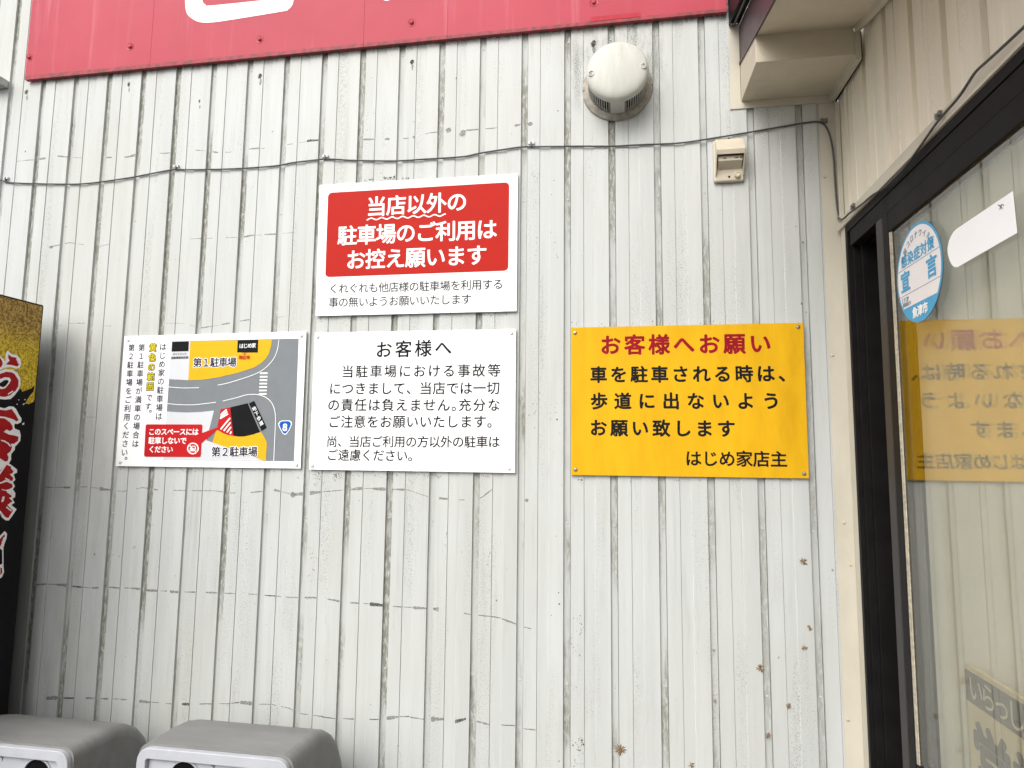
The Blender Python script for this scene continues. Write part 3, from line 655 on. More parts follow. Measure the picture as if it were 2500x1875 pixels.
# red callout
co = MB()
co.flat(rounded([Lm(q, 5) for q in ((360, 1110), (1012, 1112), (992, 1486), (340, 1482))], 0.006, 5), 0)
co.flat([Lm(q, 5.2) for q in ((1000, 1212), (1178, 1148), (1190, 1165), (1000, 1328))], 0)
cen, rad = (903, 1388), 60
ribbon(co, [Lm((cen[0] + rad * math.cos(2 * math.pi * i / 40), cen[1] + rad * math.sin(2 * math.pi * i / 40)), 6) for i in range(41)], 15 * ks * .00112, NY, 1)
co.flat([Lm(q, 6) for q in ((868, 1388), (880, 1358), (928, 1358), (940, 1388), (946, 1420), (860, 1420))], 1)
co.flat([Lm(q, 7) for q in ((878, 1386), (886, 1366), (922, 1366), (930, 1386))], 0)
for x in (872, 934): co.flat([Lm((x + 7 * math.cos(a), 1404 + 7 * math.sin(a)), 7) for a in [q * math.pi / 4 for q in range(8)]], 0)
ribbon(co, [Lm((858, 1345), 8), Lm((948, 1432), 8)], 22 * ks * .00112, NY, 0); ribbon(co, [Lm((858, 1345), 9), Lm((948, 1432), 9)], 12 * ks * .00112, NY, 1)
co.build('red_callout', [M_CALL, M_WPRINT], mb_, recalc=False)
# route shield
sh = MB(); spt = ((1900, 1075), (1930, 1066), (2008, 1066), (2033, 1080), (2040, 1108), (2012, 1175), (1978, 1222), (1957, 1232), (1932, 1217), (1896, 1150), (1880, 1105))
cx, cy = 1960, 1132
mpoly(sh, spt, 4, 0); mpoly(sh, [(cx + (x - cx) * .86, cy + (y - cy) * .88) for x, y in spt], 5, 1)
put(sh, '8', Lm((1960, 1143), 6), Vector((1, 0, 0)), Vector((0, 0, 1)), 125 * ks * .00112, .028, 0, narrow=True)
sh.build('route_shield', [M_WPRINT, M_BLUE], mb_, recalc=False)
eym = (Pw(*zm(113, 97)) - Pw(*zm(10, 1590))).normalized()
def rowm(t, a, b, em, mat, off=0.0, ly=1, vertical=False, halo=None, **kw):
    if halo:
        mb = MB(); line(mb_, Pw, t, zm(*a), zm(*b), em * ks, None, off, .0003 * ly, vertical=vertical, ey=None if vertical else eym, mb=mb, mi=0, halo=(halo[0], 1), **kw)
        return mb.build('lettering', [mat, halo[1]], mb_, recalc=False)
    return line(mb_, Pw, t, zm(*a), zm(*b), em * ks, mat, off, .0003 * ly, vertical=vertical, ey=None if vertical else eym, **kw)
rowm('はじめ家の駐車場は', (555, 222), (507, 1020), 90, M_NAVY, .016, 1, True)
rowm('黄色の範囲', (440, 232), (407, 678), 98, M_LEMON, .006, 2, True, halo=(.085, M_INK))
rowm('です', (399, 802), (385, 905), 88, M_NAVY, .016, 1, True); rowm('。', (440, 935), (440, 935), 88, M_NAVY, .016, 1)
rowm('第１駐車場が満車の場合は', (312, 230), (238, 1335), 88, M_NAVY, .016, 1, True)
rowm('第２駐車場をご利用ください', (195, 232), (113, 1435), 88, M_NAVY, .016, 1, True); rowm('。', (160, 1475), (160, 1475), 88, M_NAVY, .016, 1)
rowm('第１駐車場', (955, 405), (1350, 398), 106, M_NAVY, .022, 6, halo=(.085, M_WPRINT))
rowm('第２駐車場', (1168, 1427), (1590, 1427), 110, M_NAVY, .022, 6, halo=(.085, M_WPRINT))
rowm('はじめ家', (1460, 212), (1602, 206), 54, M_WPRINT, .014, 6)
rowm('現在地', (1450, 343), (1535, 342), 46, M_CALL, .02, 6); MB().flat([Lm(q, 6) for q in ((1483, 312), (1496, 296), (1509, 312))]).flat([Lm(q, 6) for q in ((1468, 290), (1522, 290), (1522, 294), (1468, 294))]).build('pointer', M_CALL, mb_, recalc=False)
rowm('ダイナミック', (684, 306), (815, 303), 27, M_INK, .015, 4); rowm('自動車販売店様', (664, 348), (833, 343), 29, M_INK, .015, 4)
rowm('このスペースには', (430, 1197), (932, 1198), 76, M_WPRINT, .024, 7); rowm('駐車しないで', (430, 1298), (795, 1300), 76, M_WPRINT, .024, 7); rowm('ください', (430, 1398), (640, 1400), 74, M_WPRINT, .024, 7)
rowm('地下歩道', (1607, 933), (1688, 1098), 52, M_WPRINT, .016, 6, True)

# ------------------------------------------------------------------ big red sign board along the top
zt = Z(0, 0, .3858)
RX0, RX1, RZ0, RZ1 = -1.964, 0.3055, 2.7305, 3.45; RY = -0.016
SR = thing('red_sign_board', (-0.83, RY, RZ0), 'long faded red sign board with cropped white characters along the top', 'sign')
c4 = [onY(60, 195, RY), onY(1775, 28, RY)]
zl, zr = c4[0].z, c4[1].z; xl, xr = c4[0].x, c4[1].x
seams = [xl] + [onY(*q, RY).x for q in ((367, 140), (888, 80), (1092, 80))] + [xr]
zz_at = lambda x: zl + (zr - zl) * (x - xl) / (xr - xl)
for xa, xb in zip(seams[:-1], seams[1:]):
    q = MB(); q.prism([(xa + .0004, RY, zz_at(xa)), (xb - .0004, RY, zz_at(xb)), (xb - .0004, RY, RZ1), (xa + .0004, RY, RZ1)], (0, 0.012, 0)); q.build('panel', M_REDBOARD, SR)
Pr = lambda x, y: onY(x, y, RY) + NY * .0006
lt = MB()
# lower end of the first white character: a broad square hook with rounded corners
o_ = [(1170, -60), (1176, 60), (1200, 105), (1255, 138), (1330, 143), (1450, 128), (1780, 74), (1825, 60), (1852, 28), (1857, -10), (1850, -60)]
i_ = [(1765, -60), (1745, -8), (1700, -2), (1340, 35), (1300, 28), (1282, 5), (1276, -60)]
oo = catmull([Pr(*zt(*q)) for q in o_], 5); ii = catmull([Pr(*zt(*q)) for q in i_], 5)
lt.flat(oo + ii)
lt.build('white_character', M_WPRINT, SR, recalc=False); lt = MB()
tipc = Pr(*Z(800, 0, .3858)(378, -52)); lt.flat([tipc + Vector((.021 * math.cos(a), 0, .030 * math.sin(a))) for a in [2 * math.pi * j / 24 for j in range(24)]])
lt.build('white_character', M_WPRINT, SR, recalc=False)
dm = None
for q in ((71, 140), (318, 114), (634, 96), (1005, 55), (1450, 6)):
    p = onY(*q, RY)
    if dm is None:
        dm = MB().lathe([(.013, 0), (.0125, .0008), (.0105, .0002), (.0060, -.0004), (.0058, .0030), (.0035, .0046), (.001, .005)], (0, 0, 0), (0, -1, 0), 20).build('screw_cap', M_REDCAP, SR, smooth=50, loc=(0, 0, 0)); dm.location = p - world_loc(SR)
    else: copy_part(dm, SR, p)
q = MB(); a, b = onY(*Z(800, 0, .3858)(1665, 138), RY), onY(*Z(800, 0, .3858)(1980, 105), RY)
q.prism([(a.x, RY - .0008, a.z), (b.x, RY - .0008, b.z), (b.x, RY - .0008, b.z + .013), (a.x, RY - .0008, a.z + .014)], (0, .0007, 0)); q.build('patch_strip', M_REDPATCH, SR)

# ------------------------------------------------------------------ round vent
VC = Vector((0.0025, 0.0, 2.532))
VR = thing('vent_hood', VC, 'round off-white vent hood with slotted underside beneath the red sign', 'vent')
MB().lathe([(.0975, 0.0), (.0985, .003), (.0965, .007), (.092, .0085), (.088, .012), (.084, .013)], VC + Vector((0, -.0002, 0)), NY, 56).build('flange', M_VENTD, VR, smooth=40)
MB().lathe([(.073, .0125), (.073, .076)], VC, NY, 48).build('duct', M_HOLE, VR, smooth=40)
capm = MB().lathe([(.0805, .0745), (.0838, .0745), (.0843, .0790), (.0835, .0845), (.0808, .0895), (.0760, .0930), (.0680, .0962), (.056, .0985), (.036, .1010), (.016, .1018), (.002, .1020)], VC, NY, 64)
capm.build('cap', M_VENT, VR, smooth=50)
sk = MB(); n_ = 96
def vpt(a, r, h): return VC + Vector((math.cos(a) * r, -h, math.sin(a) * r))
def arcplate(a0, a1, r0, r1, h0, h1, seg):
    for j in range(seg):
        b0 = a0 + (a1 - a0) * j / seg; b1 = a0 + (a1 - a0) * (j + 1) / seg
        sk.add([vpt(b0, r0, h0), vpt(b1, r0, h0), vpt(b1, r0, h1), vpt(b0, r0, h1), vpt(b0, r1, h0), vpt(b1, r1, h0), vpt(b1, r1, h1), vpt(b0, r1, h1)], [(0, 1, 2, 3), (7, 6, 5, 4), (0, 4, 5, 1), (3, 2, 6, 7), (0, 3, 7, 4), (1, 5, 6, 2)])
arcplate(R(-4), R(184), .079, .0815, .0128, .0742, 30)
arcplate(R(256), R(284), .079, .0822, .0128, .0742, 6)
for k in range(14):
    for a in (R(184) + R(72) * (k + .5) / 14, R(284) + R(72) * (k + .5) / 14): arcplate(a - .0105, a + .0105, .079, .0812, .0128, .0742, 1)
arcplate(R(180), R(360), .0788, .0818, .0700, .0742, 30)
sk.build('slotted_skirt', M_VENT, VR, smooth=40)
for q in ((363, 497), (851, 426)):
    p = onY(*Z(1350, 50, .2592)(*q), -.0968)
    m_ = MB().lathe([(.0085, -.006), (.0085, .0006), (.0070, .0016), (.0058, .0012), (.0056, -.003)], p, NY, 18).build('screw_recess', M_VENT, VR, smooth=40)
    MB().lathe([(.0054, -.0022), (.0050, -.0008), (.002, -.0001)], p, NY, 14).build('screw', M_VENTD, m_, smooth=40)
    m_2 = None
for q in ((293, 650), (925, 590)):
    p = onY(*Z(1350, 50, .2592)(*q), -.006); MB().box(p + Vector((-.004, -.004, -.006)), p + Vector((.004, .004, .006))).build('clip', M_VENTD, VR, bevel=(.001, 1))

# ------------------------------------------------------------------ outdoor socket box
OX0, OX1, OZ0, OZ1 = 0.2585, 0.3375, 2.2345, 2.353
OR_ = thing('outdoor_socket', ((OX0 + OX1) / 2, 0, OZ0), 'yellowed plastic outdoor socket with sloping rain hood below the cable', 'socket')
MB().box((OX0, -0.0005, OZ0), (OX1, -0.013, OZ1)).build('base_plate', M_OUTLET, OR_, bevel=(.006, 4))
h = MB()
yT, yL = -0.026, -0.050; xa, xb = OX0 + .006, OX1 - .004; zl_ = 2.3085; zt_ = 2.3505
h.add([(xa + .002, -.013, zt_), (xb - .003, -.013, zt_), (xb, yT, zt_ - .002), (xa, yT, zt_ - .002), (xb, yL, zl_), (xa, yL, zl_), (xb, yL + .004, zl_ - .012), (xa, yL + .004, zl_ - .012)], [(0, 1, 2, 3), (3, 2, 4, 5), (5, 4, 6, 7)])
h.add([(xa + .002, -.013, zt_), (xa, yT, zt_ - .002), (xa, yL, zl_), (xa, yL + .004, zl_ - .012), (xa, -.013, 2.248), (xa, -.016, 2.250)], [(0, 1, 2, 3, 5, 4)])
h.add([(xb - .003, -.013, zt_), (xb, yT, zt_ - .002), (xb, yL, zl_), (xb, yL + .004, zl_ - .012), (xb, -.013, 2.248), (xb, -.016, 2.250)], [(0, 1, 2, 3, 5, 4)])
ho = h.build('rain_hood', M_OUTLET, OR_)
sm_ = ho.modifiers.new('solid', 'SOLIDIFY'); sm_.thickness = .0022; bv = ho.modifiers.new('bevel', 'BEVEL'); bv.width = .003; bv.segments = 3; bv.limit_method = 'ANGLE'
q = MB(); q.prism([(xa + .0035, -.0135, 2.300), (xa + .0035, -.036, 2.296), (xa + .0035, -.036, 2.283), (xa + .0035, -.0135, 2.268)], (xb - xa - .007, 0, 0))
q.build('socket_face', M_OUTLET, OR_, bevel=(.001, 2))
q = MB()
for bx_ in (((xa + .016, -.0364, 2.2885), (xa + .025, -.036, 2.2908)), ((xa + .046, -.0364, 2.2885), (xa + .055, -.036, 2.2908)), ((xa + .060, -.0364, 2.2865), (xa + .0635, -.036, 2.2925))): MB().box(*bx_).build('socket_slot', M_HOLE, OR_)
q = MB().lathe([(.0085, 0), (.0085, .006), (.006, .008), (.005, .0065), (.001, .0065)], (OX1 - .0185, -.013, 2.2505), NY, 20).build('knob', M_OUTLET, OR_, smooth=35)
for p, r in (((OX0 + .0400, -.0129, 2.2475), .0032), ((0.2985, -0.0235, 2.3500), .003)): MB().lathe([(r, 0), (r * .9, .0008)], p, (0, -1, .15), 12).build('screw_hole', M_HOLE, OR_)

# ------------------------------------------------------------------ cable and its clips
zt2 = Z(800, 0, .3858); zt3 = Z(1650, 0, .3858)
pw = [zt(*q) for q in ((-260, 1120), (-100, 1128), (0, 1138), (40, 1152), (150, 1160), (400, 1165), (560, 1160), (800, 1128), (950, 1100), (1100, 1073), (1200, 1074), (1480, 1068), (1740, 1050), (1850, 1030), (2000, 1012))] + [zt2(*q) for q in ((0, 1006), (170, 1015), (430, 1018), (600, 1008), (850, 992), (960, 970), (1100, 948), (1230, 930), (1350, 928), (1600, 925), (1800, 925), (2000, 915), (2200, 907))] + [zt3(*q) for q in ((150, 888), (400, 848), (650, 805), (800, 780), (880, 770), (925, 778), (958, 815), (985, 900), (1000, 1010), (1005, 1100), (1015, 1250), (1026, 1340))]
cp = [onY(*q, -0.0045) for q in pw]
ps = [zt3(*q) for q in ((1060, 1384), (1100, 1348), (1180, 1290), (1240, 1238), (1330, 1178), (1450, 1055), (1540, 935), (1660, 765), (1780, 627), (1840, 540), (1900, 452), (2000, 360), (2203, 172), (2400, -10))]
cs = [onX(*q, 0.5620) for q in ps]
cs = [Vector((0.5620, p.y, p.z)) for p in cs]
low = onY(*zt3(1036, 1382), -0.006)
cable = MB().tube(catmull(cp + [low] + cs, 5), 0.0023, 8)
tag(cable.build('cable', M_CABLE, smooth=60, loc=(-0.5, -0.0045, 2.2)), 'thin grey cable sagging across the white wall and up beside the door', 'cable')
KG = 'cable clips along the grey cable'
def clip(loc, mat, label, axis='y'):
    r = thing('cable_clip', loc, label, 'cable clip', KG)
    u = Vector((1, 0, 0)) if axis == 'y' else Vector((0, -1, 0)); nn = NY if axis == 'y' else Vector((-1, 0, 0)); zv = Vector((0, 0, 1))
    def bx(a0, a1, h0, h1, z0, z1, mb):
        p = [Vector(loc) + u * a + nn * h_ + zv * z_ for a in (a0, a1) for h_ in (h0, h1) for z_ in (z0, z1)]
        mb.add(p, [(0, 1, 3, 2), (4, 6, 7, 5), (0, 4, 5, 1), (2, 3, 7, 6), (0, 2, 6, 4), (1, 5, 7, 3)])
    m = MB(); bx(-.0085, .0085, 0, .0022, -.002, .0105, m); m.build('base', mat, r, bevel=(.0008, 1))
    m = MB()
    for a in (-.0085, .0025): bx(a, a + .006, .0022, .0068, .002, .0105, m)
    m.build('jaw', mat, r, bevel=(.0008, 1))
    m = MB(); bx(-.002, .002, .0022, .0085, -.0035, .008, m); m.build('strap', M_CLIPG, r, bevel=(.0006, 1))
for q, lab in ((zt(45, 1142), 'clear cable clip at the far left end of the cable'), (zt(1120, 1068), 'clear cable clip beside a channel, left of the red and white board'), (zt(2062, 1004), 'clear cable clip just above the red and white board\'s left corner'), (zt2(1290, 922), 'clear cable clip up and right of the red and white board')):
    clip(onY(*q, 0.0) + Vector((0, -.0002, 0)), M_CLIP, lab)
clip(onY(*zt3(935, 770), 0.0) + Vector((0, -.0015, -.004)), M_CLIPG, 'grey cable clip under the eave where the cable bends down')
for q, lab in (((1130, 1318), 'grey cable clip just above the corner of the black door frame'), ((1675, 745), 'grey cable clip on the beige wall, highest beside the door header')):
    p = onX(*zt3(*q), 0.570); clip((0.5700, p.y, p.z), M_CLIPG, lab, 'x')
p = onY(*zt3(1037, 1384), -.0015)
rg = MB(); rg.tube([p + Vector((.006 * math.cos(a), -.004, .008 * math.sin(a))) for a in [2 * math.pi * j / 18 for j in range(19)]], .0013, 6, cap=False)
tag(rg.build('cable_eyelet', M_SCREW, smooth=60, loc=p), 'small metal eyelet holding the cable at its lowest bend in the corner', 'eyelet')

# ------------------------------------------------------------------ grey junction box cut by the left edge
jb = onY(-4, 196, -.03)
J = thing('junction_box', (jb.x - .02, 0, jb.z - .014), 'small grey metal box sticking out of the wall at the far left', 'box')
MB().box((jb.x - .055, -.0005, jb.z - .013), (jb.x + .010, -.040, jb.z + .013)).build('casing', M_RIVET, J, bevel=(.002, 2))
MB().box((jb.x - .053, -.0402, jb.z - .011), (jb.x + .008, -.043, jb.z + .0115)).build('lid', M_SCREWW, J, bevel=(.001, 1))

# ------------------------------------------------------------------ tall machine with printed side
VX = -1.72
VM = thing('vending_machine', (VX - .5, -0.46, 0), 'tall machine with black and gold side and red brush lettering, at far left', 'vending machine')
MB().box((VX - 1.0, -0.085, 0.09), (VX, -0.66, 1.9325)).build('cabinet', M_PANEL, VM, bevel=(.006, 3))
MB().box((VX - .97, -0.11, 0.002), (VX - .03, -0.64, 0.0895)).build('plinth', M_FRAME, VM)
za1 = Z(0, 840, 160 / 948); za2 = Z(0, 1100, 160 / 830)
NX = Vector((1, 0, 0))
Ps = lambda k: (lambda x, y: onX(x, y, VX) + NX * (.0003 * k))
def vpoly(mb, z, pts, k, mi): mb.flat([Ps(k)(*z(*q)) for q in pts], mi)
gd = MB()
g_pts = [Ps(1)(*q) for q in ((-60, 707.5), (0, 722), (104, 746.5))] + [Ps(1)(*za1(*q)) for q in ((545, 805), (480, 835), (420, 868), (362, 858), (420, 760), (480, 690), (505, 592), (455, 640), (320, 690), (300, 640), (200, 700), (0, 740))] + [Ps(1)(-60, 975)]
g_pts[2] = Vector((VX + .0003, -0.092, 1.9265)); g_pts[1].z = min(g_pts[1].z, 1.9265); g_pts[0] = Vector((VX + .0003, g_pts[0].y, 1.9265)); g_pts[3].y = -0.092
gd.flat(g_pts); gd.build('gold_print', M_GOLD, VM, recalc=False, loc=None)
lw_, lr = MB(), MB()
E1, E2 = -330, -330
vpoly(lw_, za1, ((110, 95), (165, 145), (240, 160), (290, 210), (305, 290), (280, 350), (230, 357), (150, 330), (60, 345), (0, 375), (E1, 420), (E1, 120), (0, 170), (45, 220), (65, 250), (80, 230), (75, 170), (90, 110)), 2, 0)
vpoly(lr, za1, ((115, 150), (165, 185), (225, 195), (260, 240), (275, 290), (250, 325), (170, 305), (80, 295), (135, 240), (115, 200)), 3, 0)
vpoly(lr, za1, ((E1, 160), (0, 205), (25, 235), (35, 290), (10, 335), (E1, 380)), 3, 0)
vpoly(lw_, za1, ((E1, 430), (0, 385), (80, 362), (180, 370), (250, 420), (290, 490), (297, 570), (270, 660), (210, 740), (150, 795), (60, 803), (0, 795), (E1, 760)), 2.2, 0)
vpoly(lr, za1, ((E1, 470), (0, 430), (90, 400), (170, 410), (230, 450), (265, 530), (260, 610), (220, 680), (150, 740), (60, 765), (0, 758), (E1, 720)), 3.2, 0)
vpoly(lw_, za1, ((E1, 540), (0, 505), (60, 480), (130, 485), (155, 520), (130, 570), (70, 640), (20, 652), (0, 645), (E1, 640)), 4, 0)
vpoly(lr, za1, ((E1, 580), (0, 560), (60, 520), (105, 520), (120, 545), (80, 600), (40, 625), (0, 610), (E1, 610)), 5, 1)
vpoly(lw_, za1, ((E1, 930), (0, 915), (60, 930), (130, 900), (190, 905), (230, 940), (270, 1020), (310, 1080), (302, 1130), (250, 1157), (215, 1150), (200, 1190), (215, 1225), (280, 1250), (297, 1320), (290, 1400), (240, 1460), (215, 1480), (210, 1530), (160, 1590), (155, 1659), (115, 1740), (E1, 1740)), 2.4, 0)
vpoly(lr, za1, ((E1, 960), (0, 950), (80, 960), (165, 940), (200, 990), (240, 1050), (270, 1090), (240, 1120), (190, 1090), (130, 1070), (60, 1050), (0, 1045), (E1, 1040)), 3.4, 0)
vpoly(lr, za1, ((E1, 1075), (0, 1070), (60, 1075), (130, 1120), (175, 1180), (180, 1230), (140, 1260), (90, 1235), (50, 1270), (130, 1310), (200, 1322), (265, 1340), (255, 1400), (200, 1440), (150, 1445), (170, 1490), (150, 1550), (100, 1590), (120, 1650), (E1, 1650)), 3.4, 0)
vpoly(lw_, za1, ((10, 1385), (60, 1395), (120, 1430), (155, 1480), (140, 1485), (100, 1440), (50, 1412), (10, 1400)), 4.4, 0)
vpoly(lr, za2, ((E2, 0), (0, 0), (60, 20), (105, 80), (95, 130), (60, 140), (0, 100), (E2, 90)), 3.6, 0)
vpoly(lw_, za2, ((E2, 0), (130, 0), (130, 60), (140, 110), (110, 165), (60, 170), (0, 250), (E2, 260)), 2.6, 0)
vpoly(lw_, za2, ((E2, 210), (0, 260), (50, 175), (90, 150), (150, 190), (213, 240), (213, 280), (170, 300), (192, 370), (160, 400), (187, 450), (160, 490), (192, 540), (187, 590), (155, 610), (182, 660), (140, 690), (208, 743), (150, 830), (110, 885), (70, 885), (20, 845), (0, 800), (E2, 760)), 2.8, 0)
vpoly(lr, za2, ((E2, 270), (0, 300), (80, 180), (130, 200), (180, 250), (150, 290), (120, 300), (165, 350), (150, 385), (60, 372), (10, 400), (E2, 400)), 3.8, 0)
vpoly(lr, za2, ((E2, 425), (0, 420), (80, 395), (150, 425), (155, 465), (110, 490), (60, 500), (20, 485), (20, 500), (70, 510), (150, 550), (140, 590), (110, 600), (155, 640), (90, 690), (160, 760), (100, 855), (60, 840), (0, 760), (E2, 740)), 3.8, 0)
vpoly(lw_, za2, ((10, 650), (30, 580), (55, 585), (42, 640), (14, 655)), 4.6, 0)
for a_, b_ in (((135, 215), (175, 262)), ((60, 352), (120, 380)), ((85, 520), (150, 566)), ((75, 715), (140, 765)), ((20, 1170), (48, 1100))): ribbon(lw_, [Ps(4.8)(*za2(*a_)), Ps(4.8)(*za2(*b_))], .0035, NX, 0)
for a_, b_ in (((215, 435), (250, 490)), ((110, 725), (180, 680)), ((150, 745), (210, 690)), ((195, 960), (265, 1085)), ((235, 215), (265, 285)), ((140, 1085), (110, 1115)), ((165, 1090), (135, 1125)), ((235, 1265), (205, 1310)), ((255, 1275), (225, 1320))): ribbon(lw_, [Ps(4.8)(*za1(*a_)), Ps(4.8)(*za1(*b_))], .0032, NX, 0)
vpoly(lw_, za2, ((E2, 1080), (0, 1075), (55, 1020), (85, 1050), (80, 1110), (50, 1190), (40, 1230), (40, 1450), (48, 1540), (20, 1605), (0, 1615), (E2, 1620)), 2.8, 0)
vpoly(lr, za2, ((E2, 1110), (0, 1115), (50, 1060), (60, 1080), (30, 1150), (0, 1210), (E2, 1210)), 3.8, 0)
vpoly(lr, za2, ((0, 1480), (20, 1490), (25, 1540), (8, 1570), (0, 1575)), 3.8, 0)
vpoly(lr, za2, ((E2, 1245), (0, 1245), (22, 1260), (26, 1430), (0, 1445), (E2, 1440)), 3.9, 1)
for pts in (((258, 800), (280, 805), (272, 818)), ((232, 868), (258, 862), (245, 880)), ((325, 870), (350, 855), (355, 865), (335, 882)), ((315, 1155), (350, 1130), (345, 1165), (325, 1170)), ((345, 800), (372, 795), (360, 815))): vpoly(lw_, za1, pts, 2, 0)
lw_.build('lettering_outline', M_WPRINT, VM, recalc=False); lr.build('brush_lettering', [M_BRUSHRED, M_PANEL], VM, recalc=False)

# ------------------------------------------------------------------ grey recycling bins
def make_bin(x0, x1, ZTOP, label):
    YF_, YB = -0.352, -0.042
    r = thing('recycling_bin', ((x0 + x1) / 2, (YF_ + YB) / 2, 0), label, 'bin', 'grey recycling bins against the wall')
    sec = [(YF_, 0.004), (YF_, ZTOP)]
    c = [(-0.255, ZTOP - .001), (-0.205, ZTOP - .006), (-0.165, ZTOP - .019), (-0.130, ZTOP - .041), (-0.100, ZTOP - .073), (-0.074, ZTOP - .118), (YB, ZTOP - .20), (YB, 0.004)]
    sec += c
    m = MB(); m.prism([(x0, y, z) for y, z in sec], (x1 - x0, 0, 0))
    o = m.build('body', M_BIN, r, smooth=25)
    b = o.modifiers.new('bevel', 'BEVEL'); b.width = .026; b.segments = 6; b.limit_method = 'WEIGHT'
    bm = bmesh.new(); bm.from_mesh(o.data); lay = bm.edges.layers.float.new('bevel_weight_edge')
    bmesh.ops.dissolve_limit(bm, angle_limit=R(1), verts=bm.verts, edges=bm.edges)
    L = world_loc(r)
    for e in bm.edges:
        a, b2 = e.verts[0].co + L, e.verts[1].co + L
        for xs in (x0, x1):
            if abs(a.x - xs) < 1e-4 and abs(b2.x - xs) < 1e-4 and min(a.z, b2.z) > .01 - 0 and not (abs(a.y - YF_) < 1e-4 and abs(b2.y - YF_) < 1e-4): e[lay] = 1.0
            elif abs(a.x - xs) < 1e-4 and abs(b2.x - xs) < 1e-4 and abs(a.y - b2.y) < 1e-4 and abs(a.z - b2.z) > .2 and abs(a.y - YB) < 1e-4: e[lay] = 1.0
    bm.to_mesh(o.data); bm.free()
    # pale front: raised rounded rim, recessed face with two round holes
    xi0, xi1 = x0 + .004, x1 - .003; zt1 = ZTOP - .004
    outer = rounded([Vector((xi0, YF_ - .001, zt1)), Vector((xi1, YF_ - .001, zt1)), Vector((xi1, YF_ - .001, .06)), Vector((xi0, YF_ - .001, .06))], .036, 8)
    inner = rounded([Vector((xi0 + .023, YF_ - .001, zt1 - .024)), Vector((xi1 - .028, YF_ - .001, zt1 - .024)), Vector((xi1 - .028, YF_ - .001, .09)), Vector((xi0 + .023, YF_ - .001, .09))], .008, 8)
    n = len(outer); m = MB()
    fo = [q + Vector((0, -.013, 0)) for q in outer]; fi = [q + Vector((0, -.013, 0)) for q in inner]
    m.add(outer + fo + fi + inner, [(i, (i + 1) % n, n + (i + 1) % n, n + i) for i in range(n)] + [(n + i, n + (i + 1) % n, 2 * n + (i + 1) % n, 2 * n + i) for i in range(n)] + [(2 * n + i, 2 * n + (i + 1) % n, 3 * n + (i + 1) % n, 3 * n + i) for i in range(n)])
    m.build('front_rim', M_BINW, r, bevel=(.0025, 2))
    m = MB(); cz = ZTOP - .0672; rad = .0365; xm = (x0 + x1) / 2; yq = YF_ - .0025
    xl0, xr0, zt0, zb0 = xi0 + .0235, xi1 - .0285, zt1 - .0245, .0905
    hx = [x0 + .120, x0 + .289]
    # face with real holes: quads fanned from each ring to its cell
    cells = [(xl0, xm), (xm, xr0)]; zb1 = cz - .12; K = 32
    for (ca, cb), hc in zip(cells, hx):
        ring = []; sq = []
        for j in range(K):
            a = 2 * math.pi * j / K; dx, dz = math.cos(a), math.sin(a); ring.append((hc + rad * dx, yq, cz + rad * dz))
            tx = ((cb - hc) if dx > 0 else (hc - ca)) / max(1e-6, abs(dx)); tz = ((zt0 - cz) if dz > 0 else (cz - zb1)) / max(1e-6, abs(dz)); t_ = min(tx, tz); sq.append((hc + dx * t_, yq, cz + dz * t_))
        inn = [(x, YF_ - .0006, z) for x, y, z in ring]
        m.add(ring + sq + inn, [(j, (j + 1) % K, K + (j + 1) % K, K + j) for j in range(K)] + [(j, (j + 1) % K, 2 * K + (j + 1) % K, 2 * K + j) for j in range(K)])
    m.add([(xl0, yq, zb0), (xr0, yq, zb0), (xr0, yq, zb1), (xl0, yq, zb1)], [(0, 1, 2, 3)])
    m.build('front_panel', M_BINW, r)
    for hc in hx:
        MB().lathe([(rad + .0005, .0003), (rad - .002, .0008)], (hc, YF_ - .0002, cz), NY, 32).build('bottle_hole', M_HOLE, r)
        MB().tube([(hc + (rad + .002) * math.cos(2 * math.pi * j / 36), yq - .001, cz + (rad + .002) * math.sin(2 * math.pi * j / 36)) for j in range(37)], .0028, 6, cap=False).build('hole_ring', M_BINW, r, smooth=60)
    return r
make_bin(-1.093, -0.713, 0.829, 'grey recycling bin with two round holes, right one of the pair')
make_bin(-1.642, -1.262, 0.803, 'grey recycling bin next to the tall machine, left one of the pair')

# ================================================================== STICKERS ON THE DOOR GLASS
SX = GLASS_X - 0.0006
NXm = Vector((-1, 0, 0)); EXs = Vector((0, -1, 0)); EYs = Vector((0, 0, 1))
zs = Z(2150, 450, 350 / 1659)
Pg = lambda k: (lambda x, y: onX(x, y, SX) + NXm * (.0002 * k))
dc = onX(2241.5, 665, SX); DR = 0.0965
DS = thing('round_sticker', (SX, dc.y, dc.z - DR), 'round white and blue sticker on the door glass', 'sticker', None)
def circ(r, k, a0=0, a1=2 * math.pi, n=64): return [Vector((SX - .0002 * k, dc.y - r * math.cos(a0 + (a1 - a0) * j / n), dc.z + r * math.sin(a0 + (a1 - a0) * j / n))) for j in range(n)]
MB().prism(circ(DR, 0), (0.0004, 0, 0)).build('disc', M_STICKB, DS, recalc=True)
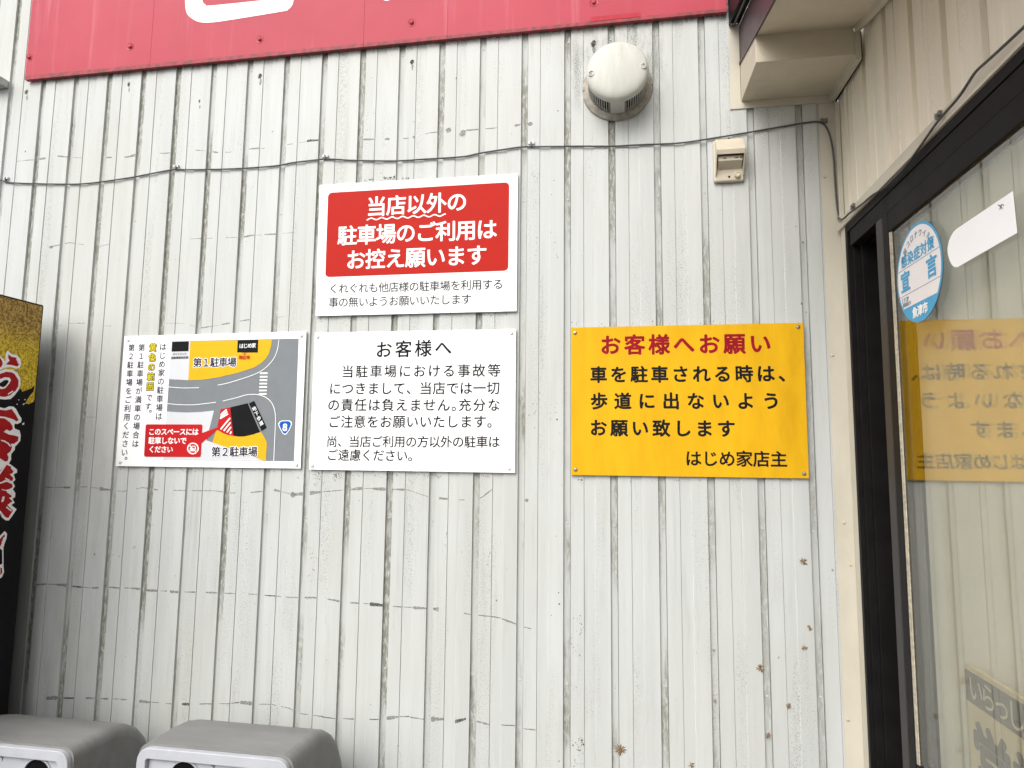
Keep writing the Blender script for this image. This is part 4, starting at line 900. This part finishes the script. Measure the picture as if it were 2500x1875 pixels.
# white field cut straight above the blue foot
wr = DR - .0052; cut = -0.0575; th = math.asin(cut / wr)
wf = [Vector((SX - .0002, dc.y - wr * math.cos(a), dc.z + wr * math.sin(a))) for a in [th + (math.pi - 2 * th) * j / 60 for j in range(61)]]
MB().flat(wf).build('white_field', M_STICKW, DS, recalc=False)
dv = MB()
for hz in (0.0225, -0.031):
    w_ = math.sqrt(wr * wr - hz * hz); dv.flat([Vector((SX - .0004, dc.y + s_ * w_, dc.z + hz + e)) for s_, e in ((1, -.0006), (-1, -.0006), (-1, .0006), (1, .0006))])
dv.build('divider', M_STICKG, DS, recalc=False)
def stext(t, cen, em, adv, mat, off, k=3):
    mb = MB(); n = len(t)
    for i, ch in enumerate(t): put(mb, ch, Vector((SX - .0002 * k, dc.y - (cen[0] + (i - (n - 1) / 2) * adv), dc.z + cen[1])), EXs, EYs, em, off, 0)
    mb.build('lettering', mat, DS, recalc=False)
stext('感染症対策', (0, .0385), .0275, .0285, M_STICKB, .03)
stext('宣', (-.056, -.004), .045, 0, M_STICKB, .03); stext('言', (.056, -.004), .045, 0, M_STICKB, .03)
stext('魚津市', (0, -.0745), .0225, .0215, M_WPRINT, .035)
stext('STOP', (-.058, -.040), .012, .0085, M_STICKG, .02); stext('感染拡大', (-.055, -.050), .0095, .0095, M_STICKG, .02)
ar = MB()
for i, ch in enumerate('新型コロナウイルス'):
    a = R(146 - 112 * i / 8); rr = .0755
    ex_ = EXs * math.sin(a) - EYs * math.cos(a); ey_ = EXs * math.cos(a) + EYs * math.sin(a)
    put(ar, ch, Vector((SX - .0006, dc.y, dc.z)) + ey_ * rr, ex_, ey_, .0150, .018, 0)
ar.build('lettering', M_STICKG, DS, recalc=False)

pp = [Pg(1)(*zs(*q)) for q in ((1530, 78), (1580, 562), (885, 962), (850, 955), (820, 925), (795, 870), (777, 800), (775, 740), (790, 660), (815, 600), (845, 550), (880, 516))]
PR_ = thing('paper_label', (SX, sum(q.y for q in pp) / len(pp), min(q.z for q in pp)), 'blank bright white label with one rounded end on the door glass', 'sticker')
MB().prism(pp, (.0003, 0, 0)).build('paper', M_PAPER, PR_)
sc_ = MB()
for st in (((1360, 235), (1385, 250), (1410, 232), (1432, 250)), ((1378, 240), (1385, 275), (1376, 295)), ((1390, 255), (1408, 270), (1415, 285)), ((1405, 240), (1392, 268), (1398, 292))): ribbon(sc_, catmull([Pg(2)(*zs(*q)) for q in st], 3), .0012, NXm)
sc_.build('ink_scribble', M_GREYINK, PR_, recalc=False)

# ------------------------------------------------------------------ plaque hanging behind the glass
QX = GLASS_X + 0.0125
zq = Z(2250, 1550, 250 / 1276)
Pq = lambda k: (lambda x, y: onX(x, y, QX) + NXm * (.0003 * k))
c0 = onX(*zq(525, 345), QX); QY0, QZ1 = c0.y, c0.z
QY1, QZ0 = QY0 - 0.40, QZ1 - 0.235
QR = thing('hanging_plaque', (QX, (QY0 + QY1) / 2, QZ0), 'cream wooden plaque with brown band and hand lettering behind the glass', 'sign')
MB().box((QX, QY0, QZ0), (QX + .008, QY1, QZ1)).build('plaque', M_CREAM, QR, bevel=(.001, 2))
b1, b0 = onX(*zq(535, 410), QX).z, onX(*zq(545, 790), QX).z
MB().flat([Vector((QX - .0003, y, z)) for y, z in ((QY0 - .003, b1), (QY1 + .003, b1), (QY1 + .003, b0), (QY0 - .003, b0))]).build('brown_band', M_BROWN, QR, recalc=False)
hl = MB(); zc_ = (b0 + b1) / 2
for i, ch in enumerate('いらっしゃいませ'): put(hl, ch, Vector((QX - .0006, QY0 - .035 - .0375 * i, zc_)), EXs, EYs, .046, .006, 0)
hl.build('lettering', M_CHALK, QR, recalc=False)
hl = MB()
for i, ch in enumerate('営業中'): put(hl, ch, Vector((QX - .0006, QY0 - .072 - .115 * i, b0 - .082)), EXs, EYs, .118, .035, 0)
hl.build('lettering', M_BROWN, QR, recalc=False)
